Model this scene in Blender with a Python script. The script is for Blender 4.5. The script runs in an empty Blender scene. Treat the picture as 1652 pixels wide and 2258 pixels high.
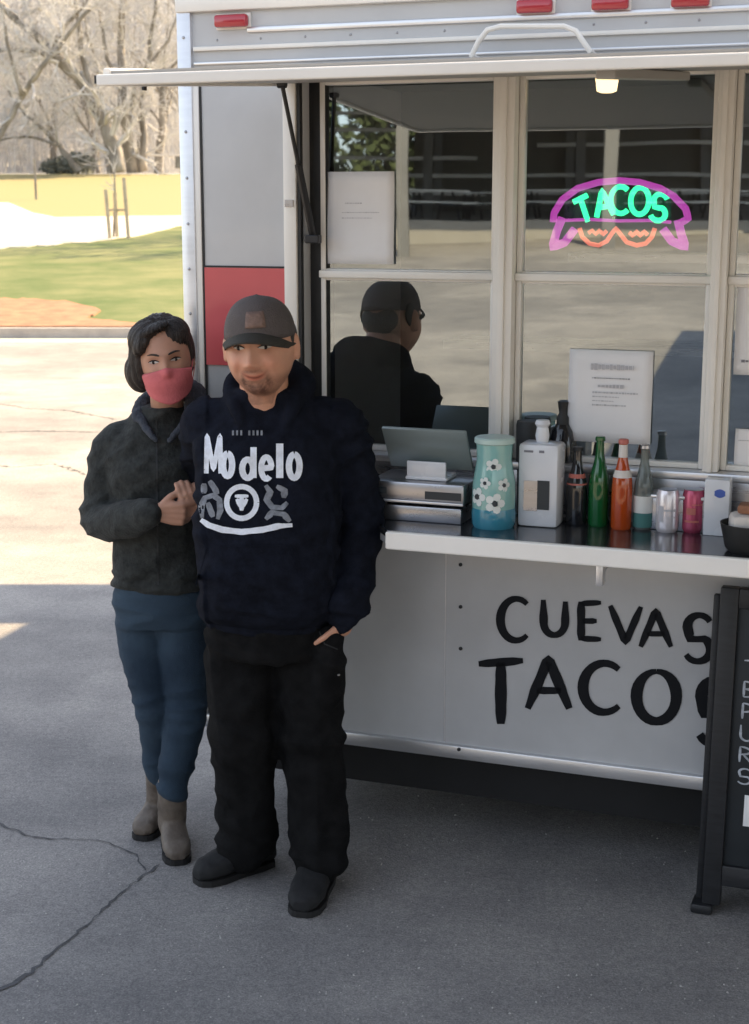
import bpy, bmesh, math, random
import numpy as np
from mathutils import Vector, Matrix, noise
from mathutils.bvhtree import BVHTree
random.seed(7)
R = math.radians
SC = bpy.context.scene
COL = SC.collection

# ------------------------------------------------------------------ camera, light, exposure
F_PX, PITCH, CAM_H = 3300.0, math.atan(669 / 3300.0), 1.95
cam = bpy.data.cameras.new('camera')
cam.sensor_fit = 'VERTICAL'; cam.sensor_height = 24.0; cam.lens = F_PX / 2258.0 * 24.0
cam.clip_start = 0.05; cam.clip_end = 2000
camo = bpy.data.objects.new('camera', cam); COL.objects.link(camo)
camo.location = (0, 0, CAM_H); camo.rotation_euler = (math.pi / 2 - PITCH, 0, 0)
SC.camera = camo
cam.dof.use_dof = True; cam.dof.focus_distance = 4.4; cam.dof.aperture_fstop = 4.5
SUN_EL, SUN_AZ = R(38), math.atan2(0.75, 0.66)          # azimuth measured from +Y towards +X
wd = bpy.data.worlds.new('World'); SC.world = wd; wd.use_nodes = True
nt = wd.node_tree; nt.nodes.clear()
o_ = nt.nodes.new('ShaderNodeOutputWorld'); b_ = nt.nodes.new('ShaderNodeBackground'); s_ = nt.nodes.new('ShaderNodeTexSky')
s_.sky_type = 'NISHITA'; s_.sun_disc = False; s_.sun_elevation = SUN_EL; s_.sun_rotation = SUN_AZ
s_.dust_density = 1.5
b_.inputs[1].default_value = 0.10
hs_ = nt.nodes.new('ShaderNodeHueSaturation'); hs_.inputs['Saturation'].default_value = .5
nt.links.new(s_.outputs[0], hs_.inputs['Color']); nt.links.new(hs_.outputs[0], b_.inputs[0]); nt.links.new(b_.outputs[0], o_.inputs[0])
sun = bpy.data.lights.new('sun', 'SUN'); sun.energy = 3.9; sun.angle = R(0.5); sun.color = (1.0, 0.74, 0.43)
suno = bpy.data.objects.new('sun', sun); COL.objects.link(suno)
sd = Vector((math.sin(SUN_AZ) * math.cos(SUN_EL), math.cos(SUN_AZ) * math.cos(SUN_EL), math.sin(SUN_EL)))
suno.rotation_euler = sd.to_track_quat('Z', 'Y').to_euler()
suno.location = (8, 8, 12)
SC.view_settings.view_transform = 'Standard'; SC.view_settings.look = 'None'
SC.view_settings.exposure = 1.98; SC.view_settings.gamma = 1.0; SC.view_settings.use_curve_mapping = False

# ------------------------------------------------------------------ measuring helpers
_c, _s = math.cos(PITCH), math.sin(PITCH)
def ray(px, py):
    x = (px - 826) / F_PX; v = -(py - 1129) / F_PX
    return Vector((x, _c + v * _s, -_s + v * _c))
def at_D(px, py, D):
    r = ray(px, py); t = D / r.y; return Vector((r.x * t, D, CAM_H + r.z * t))
def at_z(px, py, z=0.0):
    r = ray(px, py); t = (z - CAM_H) / r.z; return Vector((r.x * t, r.y * t, z))
TR_LOC = Vector((-.087, 4.45, 0)); TR_A = -R(20.1)
TM = Matrix.Translation(TR_LOC) @ Matrix.Rotation(TR_A, 4, 'Z')
TMI = TM.inverted()
def W(x, y, z): return TM @ Vector((x, y, z))            # trailer frame: x along the wall, -y outwards
def at_w(px, py, off=0.0):
    r = TMI.to_3x3() @ ray(px, py); o = TMI @ Vector((0, 0, CAM_H))
    t = (-off - o.y) / r.y; p = o + r * t; return p.x, p.z

# ------------------------------------------------------------------ materials
def new_mat(name):
    m = bpy.data.materials.new(name); m.use_nodes = True
    return m, m.node_tree, m.node_tree.nodes['Principled BSDF']
def mat(name, col, rough=0.5, metal=0.0, var=0.0, vs=8.0, bump=0.0, bs=60.0, spec=0.5, col2=None, stretch=None, coat=0.0, sheen=0.0, attr=None, detail=6):
    m, t, b = new_mat(name)
    b.inputs['Base Color'].default_value = (*col, 1)
    b.inputs['Roughness'].default_value = rough; b.inputs['Metallic'].default_value = metal
    b.inputs['Specular IOR Level'].default_value = spec
    b.inputs['Coat Weight'].default_value = coat
    b.inputs['Sheen Weight'].default_value = sheen
    tc = t.nodes.new('ShaderNodeTexCoord'); vec = tc.outputs['Object']
    if stretch:
        mp = t.nodes.new('ShaderNodeMapping'); mp.inputs['Scale'].default_value = stretch
        t.links.new(vec, mp.inputs[0]); vec = mp.outputs[0]
    src = None
    if var > 0 or col2:
        n = t.nodes.new('ShaderNodeTexNoise'); n.inputs['Scale'].default_value = vs; n.inputs['Detail'].default_value = detail
        n.inputs['Roughness'].default_value = 0.6
        t.links.new(vec, n.inputs['Vector'])
        r = t.nodes.new('ShaderNodeValToRGB'); r.color_ramp.elements[0].position = .32; r.color_ramp.elements[1].position = .68
        c2 = col2 or tuple(min(1, c * (1 + var)) for c in col); c1 = col if col2 else tuple(c * (1 - var) for c in col)
        r.color_ramp.elements[0].color = (*c1, 1); r.color_ramp.elements[1].color = (*c2, 1)
        t.links.new(n.outputs['Fac'], r.inputs[0]); src = r.outputs[0]
        t.links.new(src, b.inputs['Base Color'])
        mr = t.nodes.new('ShaderNodeMapRange'); mr.inputs[3].default_value = max(.02, rough - .08); mr.inputs[4].default_value = min(1, rough + .1)
        t.links.new(n.outputs['Fac'], mr.inputs[0]); t.links.new(mr.outputs[0], b.inputs['Roughness'])
    if attr:
        a = t.nodes.new('ShaderNodeAttribute'); a.attribute_name = attr
        if src:
            mx = t.nodes.new('ShaderNodeMix'); mx.data_type = 'RGBA'; mx.blend_type = 'MULTIPLY'; mx.inputs[0].default_value = 1
            t.links.new(src, mx.inputs[6]); t.links.new(a.outputs['Color'], mx.inputs[7]); t.links.new(mx.outputs[2], b.inputs['Base Color'])
        else: t.links.new(a.outputs['Color'], b.inputs['Base Color'])
    if bump > 0:
        n2 = t.nodes.new('ShaderNodeTexNoise'); n2.inputs['Scale'].default_value = bs; n2.inputs['Detail'].default_value = 5
        t.links.new(vec, n2.inputs['Vector'])
        bp = t.nodes.new('ShaderNodeBump'); bp.inputs['Strength'].default_value = min(1, bump); bp.inputs['Distance'].default_value = 0.01
        t.links.new(n2.outputs['Fac'], bp.inputs['Height']); t.links.new(bp.outputs[0], b.inputs['Normal'])
    return m
def emit(name, col, st):
    m, t, b = new_mat(name); b.inputs['Base Color'].default_value = (*[c * .5 for c in col], 1)
    b.inputs['Emission Color'].default_value = (*col, 1); b.inputs['Emission Strength'].default_value = st
    return m
def window_glass(name, refl, tint=(.8, .82, .8)):
    m, t, b = new_mat(name); t.nodes.remove(b); o = t.nodes['Material Output']
    g = t.nodes.new('ShaderNodeBsdfGlossy'); g.inputs['Roughness'].default_value = 0.012; g.inputs['Color'].default_value = (.80, .92, 1.0, 1)
    tr = t.nodes.new('ShaderNodeBsdfTransparent'); tr.inputs['Color'].default_value = (*tint, 1)
    tc = t.nodes.new('ShaderNodeTexCoord'); n = t.nodes.new('ShaderNodeTexNoise'); n.inputs['Scale'].default_value = 2.2; n.inputs['Detail'].default_value = 1
    bp = t.nodes.new('ShaderNodeBump'); bp.inputs['Strength'].default_value = .05; bp.inputs['Distance'].default_value = .01
    t.links.new(tc.outputs['Object'], n.inputs['Vector']); t.links.new(n.outputs['Fac'], bp.inputs['Height']); t.links.new(bp.outputs[0], g.inputs['Normal'])
    mx = t.nodes.new('ShaderNodeMixShader'); mx.inputs[0].default_value = refl
    t.links.new(tr.outputs[0], mx.inputs[1]); t.links.new(g.outputs[0], mx.inputs[2]); t.links.new(mx.outputs[0], o.inputs[0])
    return m
def clear_glass(name, col, mixt=.55, rough=.03):
    m, t, b = new_mat(name); o = t.nodes['Material Output']
    b.inputs['Base Color'].default_value = (*col, 1); b.inputs['Roughness'].default_value = rough; b.inputs['Coat Weight'].default_value = .6
    tr = t.nodes.new('ShaderNodeBsdfTransparent'); tr.inputs['Color'].default_value = (*[min(1, c * 1.3 + .1) for c in col], 1)
    mx = t.nodes.new('ShaderNodeMixShader'); mx.inputs[0].default_value = mixt
    t.links.new(tr.outputs[0], mx.inputs[1]); t.links.new(b.outputs[0], mx.inputs[2]); t.links.new(mx.outputs[0], o.inputs[0])
    return m
def asphalt(name):
    m, t, b = new_mat(name); L = t.links
    tc = t.nodes.new('ShaderNodeTexCoord'); v = tc.outputs['Object']
    def ns(sc, det, rg=.6):
        n = t.nodes.new('ShaderNodeTexNoise'); n.inputs['Scale'].default_value = sc; n.inputs['Detail'].default_value = det; n.inputs['Roughness'].default_value = rg
        L.new(v, n.inputs['Vector']); return n.outputs['Fac']
    def ramp(f, p0, c0, p1, c1):
        r = t.nodes.new('ShaderNodeValToRGB'); r.color_ramp.elements[0].position = p0; r.color_ramp.elements[1].position = p1
        r.color_ramp.elements[0].color = (*c0, 1); r.color_ramp.elements[1].color = (*c1, 1); L.new(f, r.inputs[0]); return r.outputs[0]
    def mul(a, c, f=1.0):
        x = t.nodes.new('ShaderNodeMix'); x.data_type = 'RGBA'; x.blend_type = 'MULTIPLY'; x.inputs[0].default_value = f
        L.new(a, x.inputs[6]); L.new(c, x.inputs[7]); return x.outputs[2]
    base = ramp(ns(.9, 5), .3, (.275, .268, .262), .7, (.345, .332, .318))
    stain = ramp(ns(3.1, 6, .7), .35, (.80, .80, .82), .62, (1.03, 1.03, 1.03))
    grit = ramp(ns(160, 3, .8), .34, (.35, .35, .36), .66, (1.6, 1.58, 1.55))
    peb = ramp(ns(48, 4, .75), .36, (.6, .6, .62), .62, (1.2, 1.19, 1.16))
    patch = ramp(ns(.34, 4, .55), .44, (.84, .84, .85), .54, (1.12, 1.11, 1.1))
    c = mul(mul(mul(mul(base, stain), grit, .55), peb, .5), patch)
    L.new(c, b.inputs['Base Color'])
    b.inputs['Roughness'].default_value = .88; b.inputs['Specular IOR Level'].default_value = .3
    bp = t.nodes.new('ShaderNodeBump'); bp.inputs['Strength'].default_value = .55; bp.inputs['Distance'].default_value = .005
    L.new(ns(110, 5, .7), bp.inputs['Height']); L.new(bp.outputs[0], b.inputs['Normal'])
    return m
M = {}
M['asphalt'] = asphalt('weathered asphalt')
M['crack'] = mat('crack filler', (.085, .085, .09), .9, var=.3, vs=40, bump=.5)
M['concrete'] = mat('concrete', (.42, .39, .35), .9, var=.15, vs=3, bump=.4)
M['path'] = mat('pale gravel path', (.62, .56, .47), .95, var=.1, vs=1.5, bump=.4)
M['mulch'] = mat('bark mulch', (.23, .10, .055), .95, col2=(.36, .19, .105), vs=3.5, bump=.9, bs=14)
M['grass'] = mat('spring grass', (.075, .115, .038), .95, col2=(.20, .205, .10), vs=.55, bump=.9, bs=9, spec=.15, detail=10)
M['drygrass'] = mat('dry yellow grass', (.30, .245, .125), .95, col2=(.24, .245, .13), vs=.22, bump=.9, bs=6, spec=.15, detail=10)
M['litter'] = mat('leaf litter', (.42, .41, .40), .95, col2=(.60, .59, .57), vs=.25, bump=.8, bs=2, spec=.1, detail=10)
M['bark'] = mat('grey bark', (.15, .135, .115), .95, col2=(.38, .35, .31), vs=2.2, stretch=(1, 1, .3), bump=.8, bs=12, spec=.1)
M['twig'] = mat('pale twigs', (.42, .41, .40), .95, col2=(.70, .69, .68), vs=.5, spec=.1)
M['stake'] = mat('weathered stake wood', (.42, .36, .26), .9, var=.2, vs=6)
M['leafdark'] = mat('dark evergreen leaves', (.03, .045, .022), .9, col2=(.07, .09, .04), vs=2, spec=.2)
M['white'] = mat('white painted aluminium', (.54, .55, .56), .32, var=.07, vs=2.5, coat=.3, bump=.04, bs=6)
M['panel'] = mat('white service panel', (.50, .505, .515), .3, var=.10, vs=2.2, coat=.3, bump=.05, bs=5)
M['trim'] = mat('bright white trim', (.86, .83, .77), .35, var=.04, vs=4, coat=.2)
M['alu'] = mat('mill aluminium', (.72, .72, .73), .34, metal=.75, var=.08, vs=5, stretch=(1, 1, 6))
M['chrome'] = mat('bright tube', (.9, .9, .9), .15, metal=.9)
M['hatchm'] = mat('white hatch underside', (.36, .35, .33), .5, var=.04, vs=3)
M['rubber'] = mat('black rubber', (.018, .019, .02), .55, var=.2, vs=20)
M['blackm'] = mat('black steel', (.02, .021, .024), .4, metal=.3)
M['undr'] = mat('dark underbody', (.011, .011, .012), .8, var=.3, vs=6)
M['red'] = mat('red vinyl square', (.62, .10, .11), .35, var=.06, vs=3, coat=.2)
M['redlens'] = mat('red marker lens', (.42, .02, .035), .2, coat=.6)
M['letter'] = mat('black vinyl letters', (.006, .007, .010), .6, spec=.2)
M['glass'] = window_glass('window glass', .34)
M['paper'] = mat('white paper', (.86, .86, .87), .75, var=.02, vs=12)
M['ink'] = mat('grey ink', (.22, .22, .25), .8)
M['inkl'] = mat('faint ink', (.52, .52, .55), .8)
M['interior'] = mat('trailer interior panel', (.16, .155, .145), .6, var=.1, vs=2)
M['steel'] = mat('brushed steel', (.42, .42, .44), .28, metal=.9, var=.08, vs=6, stretch=(1, 8, 8))
M['ctop'] = mat('steel counter', (.17, .175, .19), .16, metal=.85, var=.12, vs=5, stretch=(1, 6, 6))
M['cedge'] = mat('counter edge strip', (.93, .91, .87), .3, var=.03, vs=6, coat=.2)
M['neong'] = emit('green neon', (.04, 1.0, .36), .8)
M['neonp'] = emit('purple neon', (.55, .07, .48), .34)
M['neono'] = emit('orange neon', (1.0, .20, .12), .32)
M['neonback'] = mat('sign backing', (.02, .03, .04), .4)
M['lampw'] = emit('warm lamp', (1.0, .70, .36), 1.1)

# ------------------------------------------------------------------ mesh helpers
def tag(o, label=None, cat=None, group=None, kind=None):
    if label: o['label'] = label
    if cat: o['category'] = cat
    if group: o['group'] = group
    if kind: o['kind'] = kind
    return o
def thing(name, label, cat, loc=(0, 0, 0), rz=0.0, group=None):
    o = bpy.data.objects.new(name, None); COL.objects.link(o)
    o.empty_display_size = .1
    o.location = loc; o.rotation_euler = (0, 0, rz)
    return tag(o, label, cat, group)
def pmat(o):
    m = Matrix.Translation(o.location) @ o.rotation_euler.to_matrix().to_4x4()
    return pmat(o.parent) @ m if o.parent else m
class MB:
    def __init__(s): s.v = []; s.f = []; s.smooth = False
    def add(s, vs, fs):
        k = len(s.v); s.v += [Vector(v) for v in vs]; s.f += [tuple(i + k for i in f) for f in fs]; return s
    def box(s, x0, x1, y0, y1, z0, z1, T=None, bev=0.0):
        if bev > 0:
            bm = bmesh.new(); bmesh.ops.create_cube(bm, size=1)
            for v in bm.verts: v.co = Vector(((x0 + x1) / 2 + v.co.x * (x1 - x0), (y0 + y1) / 2 + v.co.y * (y1 - y0), (z0 + z1) / 2 + v.co.z * (z1 - z0)))
            bmesh.ops.bevel(bm, geom=list(bm.edges), offset=bev, segments=2, affect='EDGES', profile=.5)
            bm.verts.index_update()
            vs = [(T @ v.co if T else v.co.copy()) for v in bm.verts]; fs = [[v.index for v in f.verts] for f in bm.faces]; bm.free()
            return s.add(vs, fs)
        vs = [Vector((x, y, z)) for z in (z0, z1) for y in (y0, y1) for x in (x0, x1)]
        if T: vs = [T @ v for v in vs]
        return s.add(vs, [(0, 2, 3, 1), (4, 5, 7, 6), (0, 1, 5, 4), (2, 6, 7, 3), (0, 4, 6, 2), (1, 3, 7, 5)])
    def tube(s, pts, rad, n=8, cap=True):
        pts = [Vector(p) for p in pts]; rs = rad if isinstance(rad, (list, tuple)) else [rad] * len(pts)
        vs = []; prev = None
        for i, p in enumerate(pts):
            d = (pts[min(i + 1, len(pts) - 1)] - pts[max(i - 1, 0)]).normalized()
            if prev is None:
                a = d.orthogonal().normalized()
            else:
                a = (prev - d * prev.dot(d)); a = a.normalized() if a.length > 1e-6 else d.orthogonal().normalized()
            prev = a; b = d.cross(a)
            for k in range(n):
                t = 2 * math.pi * k / n; vs.append(p + (a * math.cos(t) + b * math.sin(t)) * rs[i])
        fs = []
        for i in range(len(pts) - 1):
            for k in range(n):
                k2 = (k + 1) % n; fs.append((i * n + k, i * n + k2, (i + 1) * n + k2, (i + 1) * n + k))
        if cap: fs.append(tuple(range(n))[::-1]); fs.append(tuple((len(pts) - 1) * n + k for k in range(n)))
        return s.add(vs, fs)
    def lathe(s, prof, c, n=24, T=None):
        c = Vector(c); vs = []
        for r, z in prof:
            for k in range(n):
                t = 2 * math.pi * k / n; vs.append(c + Vector((r * math.cos(t), r * math.sin(t), z)))
        fs = []
        for i in range(len(prof) - 1):
            for k in range(n):
                k2 = (k + 1) % n; fs.append((i * n + k, i * n + k2, (i + 1) * n + k2, (i + 1) * n + k))
        fs.append(tuple(range(n))[::-1]); fs.append(tuple((len(prof) - 1) * n + k for k in range(n)))
        if T: vs = [T @ v for v in vs]
        return s.add(vs, fs)
    def quad(s, a, b, c, d): return s.add([a, b, c, d], [(0, 1, 2, 3)])
    def build(s, name, m, parent=None, world=False, smooth=None, origin=None):
        me = bpy.data.meshes.new(name)
        vs = s.v
        if world and parent is not None:
            mi = pmat(parent).inverted(); vs = [mi @ v for v in vs]
        if origin is not None: vs = [v - Vector(origin) for v in vs]
        me.from_pydata([tuple(v) for v in vs], [], s.f)
        me.materials.append(m)
        sm = s.smooth if smooth is None else smooth
        if sm:
            me.polygons.foreach_set('use_smooth', [True] * len(me.polygons))
            if sm == 'auto': me.set_sharp_from_angle(angle=R(38))
        o = bpy.data.objects.new(name, me); COL.objects.link(o)
        if parent is not None: o.parent = parent
        if origin is not None: o.location = origin
        return o

# strokes: letters in a 0..1 box
def arc(cx, cy, rx, ry, a0, a1, n=14):
    return [(cx + rx * math.cos(R(a0 + (a1 - a0) * i / n)), cy + ry * math.sin(R(a0 + (a1 - a0) * i / n))) for i in range(n + 1)]
G = {
 'C': [arc(.55, .5, .55, .5, 48, 312, 24)],
 'U': [[(.05, 1), (.06, .35)] + arc(.5, .36, .44, .36, 180, 360, 14) + [(.95, .95)]],
 'E': [[(.08, 1), (.08, 0)], [(.08, .95), (1, .97)], [(.08, .5), (.8, .5)], [(.08, .05), (1, .03)]],
 'V': [[(0, 1), (.5, 0), (1, .97)]],
 'A': [[(.0, 0), (.5, 1), (1, 0)], [(.22, .36), (.8, .36)]],
 'S': [arc(.55, .75, .42, .25, 25, 180, 10) + arc(.5, .5, .38, .02, 180, 270, 2)[1:] + arc(.5, .26, .46, .26, 60, -155, 14)],
 'T': [[(0, .92), (1, .97)], [(.5, .95), (.5, 0)]],
 'O': [arc(.5, .5, .5, .5, 90, 450, 28)],
 'B': [[(.1, 0), (.1, 1)], arc(.1, .75, .7, .25, 90, -90, 8), arc(.1, .25, .85, .25, 90, -90, 8)],
 'R': [[(.1, 0), (.1, 1)], arc(.1, .75, .75, .25, 90, -90, 8), [(.35, .5), (.95, 0)]],
 'P': [[(.1, 0), (.1, 1)], arc(.1, .72, .75, .28, 90, -90, 8)],
 'M': [[(.08, 0), (.12, 1), (.5, .1), (.88, 1), (.92, 0)]],
 'o': [arc(.5, .5, .42, .5, 90, 450, 22)],
 'd': [arc(.45, .3, .38, .3, 0, 360, 18), [(.85, 1.0), (.85, 0)]],
 'e': [[(.08, .48), (.9, .52)] + arc(.5, .5, .42, .5, 10, 310, 18)],
 'l': [[(.5, 1), (.5, 0)]],
}
def resample(pts, step):
    out = [Vector(pts[0])]
    for a, b in zip(pts, pts[1:]):
        a = Vector(a); b = Vector(b); n = max(1, int((b - a).length / step))
        out += [a.lerp(b, (i + 1) / n) for i in range(n)]
    return out
def ribbon(mb, pts, w, place, taper=True, th=.002, across=2):
    """flat stroke: pts 2-D, place(x, y, h) -> 3-D point"""
    n = len(pts); L = []; k0 = len(mb.v)
    for i, p in enumerate(pts):
        d = Vector(pts[min(i + 1, n - 1)]) - Vector(pts[max(i - 1, 0)]); d = d.normalized() if d.length > 1e-9 else Vector((1, 0))
        nn = Vector((-d.y, d.x)); f = 1.0
        if taper: f = (.62 + .38 * min(1, min(i, n - 1 - i) / max(1, n * .18))) * (1 + .05 * math.sin(i * .7 + n)) * (.74 + .32 * abs(d.y))
        for j in range(across + 1):
            q = Vector(p) + nn * w * .5 * f * (1 - 2 * j / across); L.append(place(q.x, q.y, th))
    fs = []; a1 = across + 1
    for i in range(n - 1):
        for j in range(across): fs.append((i * a1 + j, i * a1 + j + 1, (i + 1) * a1 + j + 1, (i + 1) * a1 + j))
    mb.add(L, fs)

# ------------------------------------------------------------------ setting: lot, curb, lawns, hill
def back_h(y):
    t = -2 - y
    return 0 if t <= 0 else .06 * min(t, 42) * min(1, t / 6)
mb = MB(); ys = list(np.linspace(-60, 23, 84)); xs = list(np.linspace(-70, 60, 27))
for y in ys:
    for x in xs: mb.v.append(Vector((x, y, back_h(y))))
nx = len(xs)
for j in range(len(ys) - 1):
    for i in range(nx - 1): mb.f.append((j * nx + i, j * nx + i + 1, (j + 1) * nx + i + 1, (j + 1) * nx + i))
lot = mb.build('parking_lot', M['asphalt'], smooth=True); tag(lot, kind='structure')
def crack(pts, w, jit, seed):
    rnd = random.Random(seed); P = [at_z(x, y, .003) for x, y in pts]; Q = []
    for a, b in zip(P, P[1:]):
        n = max(2, int((b - a).length / .02))
        for i in range(n): Q.append(a.lerp(b, i / n) + Vector((rnd.uniform(-jit, jit), rnd.uniform(-jit, jit), 0)))
    vs = []; fs = []
    for i, p in enumerate(Q):
        d = (Q[min(i + 1, len(Q) - 1)] - Q[max(i - 1, 0)]).normalized(); nn = Vector((-d.y, d.x, 0))
        ww = w * (rnd.uniform(.3, 1.2)) * (.85 + .3 * math.sin(i * .13 + seed)); vs += [p + nn * ww, p - nn * ww]
    for i in range(len(Q) - 1): fs.append((2 * i, 2 * i + 1, 2 * i + 3, 2 * i + 2))
    m = MB(); m.add(vs, fs); return m.build('crack', M['crack'], lot)
crack([(-60, 2215), (0, 2180), (60, 2150), (140, 2080), (200, 2030), (260, 1975), (315, 1930), (360, 1900)], .0065, .006, 1)
crack([(-30, 1800), (20, 1826), (80, 1846), (160, 1850), (230, 1855), (300, 1885), (322, 1925)], .005, .006, 2)
crack([(-80, 948), (0, 952), (90, 950), (240, 953)], .014, .02, 3)
crack([(-60, 880), (60, 900), (150, 905), (260, 925)], .010, .03, 4)
crack([(-100, 1010), (30, 1030), (120, 1022), (200, 1050)], .007, .03, 5)
# curb and gutter
mb = MB(); mb.box(-70, 60, 23.0, 23.16, -.02, .16, bev=.02); tag(mb.build('curb', M['concrete']), kind='structure')
mb = MB(); mb.box(-70, 60, 22.3, 22.998, -.05, .006); tag(mb.build('gutter', M['path']), kind='structure')
def slope_h(y): return .15 + .06 * (y - 23.16)
def on_slope(px, py):
    r = ray(px, py); t = (.15 - .06 * 23.16 - CAM_H) / (r.z - .06 * r.y); return r.x * t, r.y * t
mb = MB(); ys = [23.16] + list(np.linspace(24, 60, 30)); xs = list(np.linspace(-70, 60, 41))
def sheet(name, ys, xs, hf, m, kind='structure', smooth=True):
    mb = MB(); nx = len(xs)
    for y in ys:
        for x in xs: mb.v.append(Vector((x, y, hf(x, y))))
    for j in range(len(ys) - 1):
        for i in range(nx - 1): mb.f.append((j * nx + i, j * nx + i + 1, (j + 1) * nx + i + 1, (j + 1) * nx + i))
    return tag(mb.build(name, m, smooth=smooth), kind=kind)
sheet('lawn', list(np.linspace(23.16, 48.4, 20)), xs, lambda x, y: slope_h(y), M['grass'])
sheet('dry_lawn', list(np.linspace(48.4, 84, 20)), xs, lambda x, y: slope_h(y), M['drygrass'])
sheet('far_lane', [84, 86], xs, lambda x, y: slope_h(84) + .02 * (y - 84), M['path'])
def hill(x, y):
    t = y - 86
    return slope_h(84) + .04 + .03 * min(t, 12) + .34 * max(0, t - 12) * (1 if t < 90 else 90 / t) + 1.2 * noise.noise(Vector((x * .06, y * .06, 1))) * min(1, max(0, t - 6) / 10)
sheet('hillside', list(np.linspace(86, 230, 50)), list(np.linspace(-150, 120, 60)), hill, M['litter'])
def flat_poly(name, pts, m, lift):
    mb = MB(); vs = []
    for p in pts:
        x, y = on_slope(*p); vs.append(Vector((x, y, slope_h(y) + lift)))
    k = len(vs); vs += [v - Vector((0, 0, .06)) for v in vs]
    fs = [tuple(range(k))[::-1]] + [(i, (i + 1) % k, k + (i + 1) % k, k + i) for i in range(k)]
    mb.add(vs, fs); return tag(mb.build(name, m), kind='structure')
def wav(pts, n, a, seed):
    rnd = random.Random(seed); out = []
    for (x0, y0), (x1, y1) in zip(pts, pts[1:]):
        for i in range(n): t = i / n; out.append((x0 + (x1 - x0) * t, y0 + (y1 - y0) * t + rnd.uniform(-a, a)))
    return out + [pts[-1]]
flat_poly('gravel_path', wav([(-500, 600), (-100, 562), (0, 549), (120, 540), (230, 531), (310, 520), (405, 497), (600, 470)], 6, 1.5, 1) +
          wav([(600, 474), (405, 476), (120, 480), (75, 470), (20, 449), (-300, 440), (-500, 436)], 5, 1, 2), M['path'], .02)
flat_poly('mulch_bed', wav([(-500, 716), (0, 722.5), (250, 724), (430, 722)], 3, .6, 3) + wav([(430, 712), (300, 714), (190, 706), (222, 686), (160, 668), (60, 662), (0, 660), (-300, 640), (-500, 640)], 6, 2.2, 4), M['mulch'], .03)
sheet('far_ground', [-400, -60], [-400, 400], lambda x, y: back_h(-60) if y > -100 else 6, M['grass'])
sheet('side_ground_left', [-60, 230], [-400, -150, -70.01], lambda x, y: -.05, M['grass'])
sheet('side_ground_right', [-60, 230], [60.01, 150, 400], lambda x, y: -.05, M['grass'])
sheet('distant_hill', [230, 600], [-500, 400], lambda x, y: 34 if y > 300 else 30, M['litter'])

# ------------------------------------------------------------------ trees
def branch(tr, tw, p, d, L, r, depth, rnd, minr=.012, droop=0.0):
    """trunk and limbs into tr, fine twigs into tw"""
    n = 4; pts = [p]; rs = [r]; q = p.copy(); dd = d.copy()
    for i in range(n):
        dd = (dd + Vector((rnd.gauss(0, .13), rnd.gauss(0, .13), rnd.gauss(.03, .09)))).normalized()
        q = q + dd * (L / n); pts.append(q.copy()); rs.append(r * (1 - .42 * (i + 1) / n))
    (tr if depth >= 3 else tw).tube(pts, rs, 6 if depth >= 3 else 3, cap=False)
    if depth <= 0: return
    k = 3 if depth > 1 else 4
    for i in range(k):
        t = rnd.uniform(.35, 1.0) if i else 1.0
        j = min(n, int(t * n)); a = pts[j]
        side = Vector((rnd.gauss(0, 1), rnd.gauss(0, 1), rnd.gauss(.25, .6))).normalized()
        nd = (dd * .75 + side * rnd.uniform(.45, .85)).normalized()
        branch(tr, tw, a, nd, L * rnd.uniform(.58, .8), max(minr, rs[j] * rnd.uniform(.5, .7)), depth - 1, rnd, minr)
def tree_mesh(seed, h, r, depth=5, minr=.014):
    rnd = random.Random(seed); tr = MB(); tw = MB()
    branch(tr, tw, Vector((0, 0, -.3)), Vector((rnd.gauss(0, .1), rnd.gauss(0, .06), 1)).normalized(), h * .36, r, depth, rnd, minr)
    return tr, tw
tvar = []
for i in range(5):
    tr, tw = tree_mesh(11 + i, 15, .26, 6, .022)
    a = tr.build('trunk', M['bark'], smooth=True); b = tw.build('crown', M['twig'])
    tvar.append((a, b))
def put_tree(k, x, y, z, s, rz, label, first=False):
    t = thing('bare_tree', label, 'tree', (x, y, z), rz, 'bare trees in the wood beyond the lawn'); t.scale = (s, s, s)
    for src, nm in zip(tvar[k], ('trunk', 'crown')):
        o = src if first else src.copy()
        if not first: COL.objects.link(o)
        o.name = nm; o.parent = t
    return t
rnd = random.Random(5)
RN = ['nearest', 'second', 'third', 'fourth', 'fifth', 'sixth', 'farthest']; CN = ['leftmost', 'second from left', 'third from left', 'rightmost']
cnt = 0
for ri, y in enumerate((89, 93, 98, 103, 109, 116, 124)):
    for k in range(4):
        x = -y * (.30 - .055 * k + rnd.uniform(-.02, .02)); TL = 'bare grey tree, %s in the %s row of the leafless wood' % (CN[k], RN[ri])
        put_tree(cnt % 5, x, y, hill(x, y), rnd.uniform(.7, 1.15), rnd.uniform(0, 6.28), TL, first=cnt < 5); cnt += 1
t = put_tree(1, 1.2, 45.5, slope_h(45.5), .8, 1.0, 'bare tree standing on the lawn behind the trailer'); del t['group']
t = put_tree(3, 5.5, 41.5, slope_h(41.5), .85, 2.0, 'second bare tree on the lawn behind the trailer'); del t['group']
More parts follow.
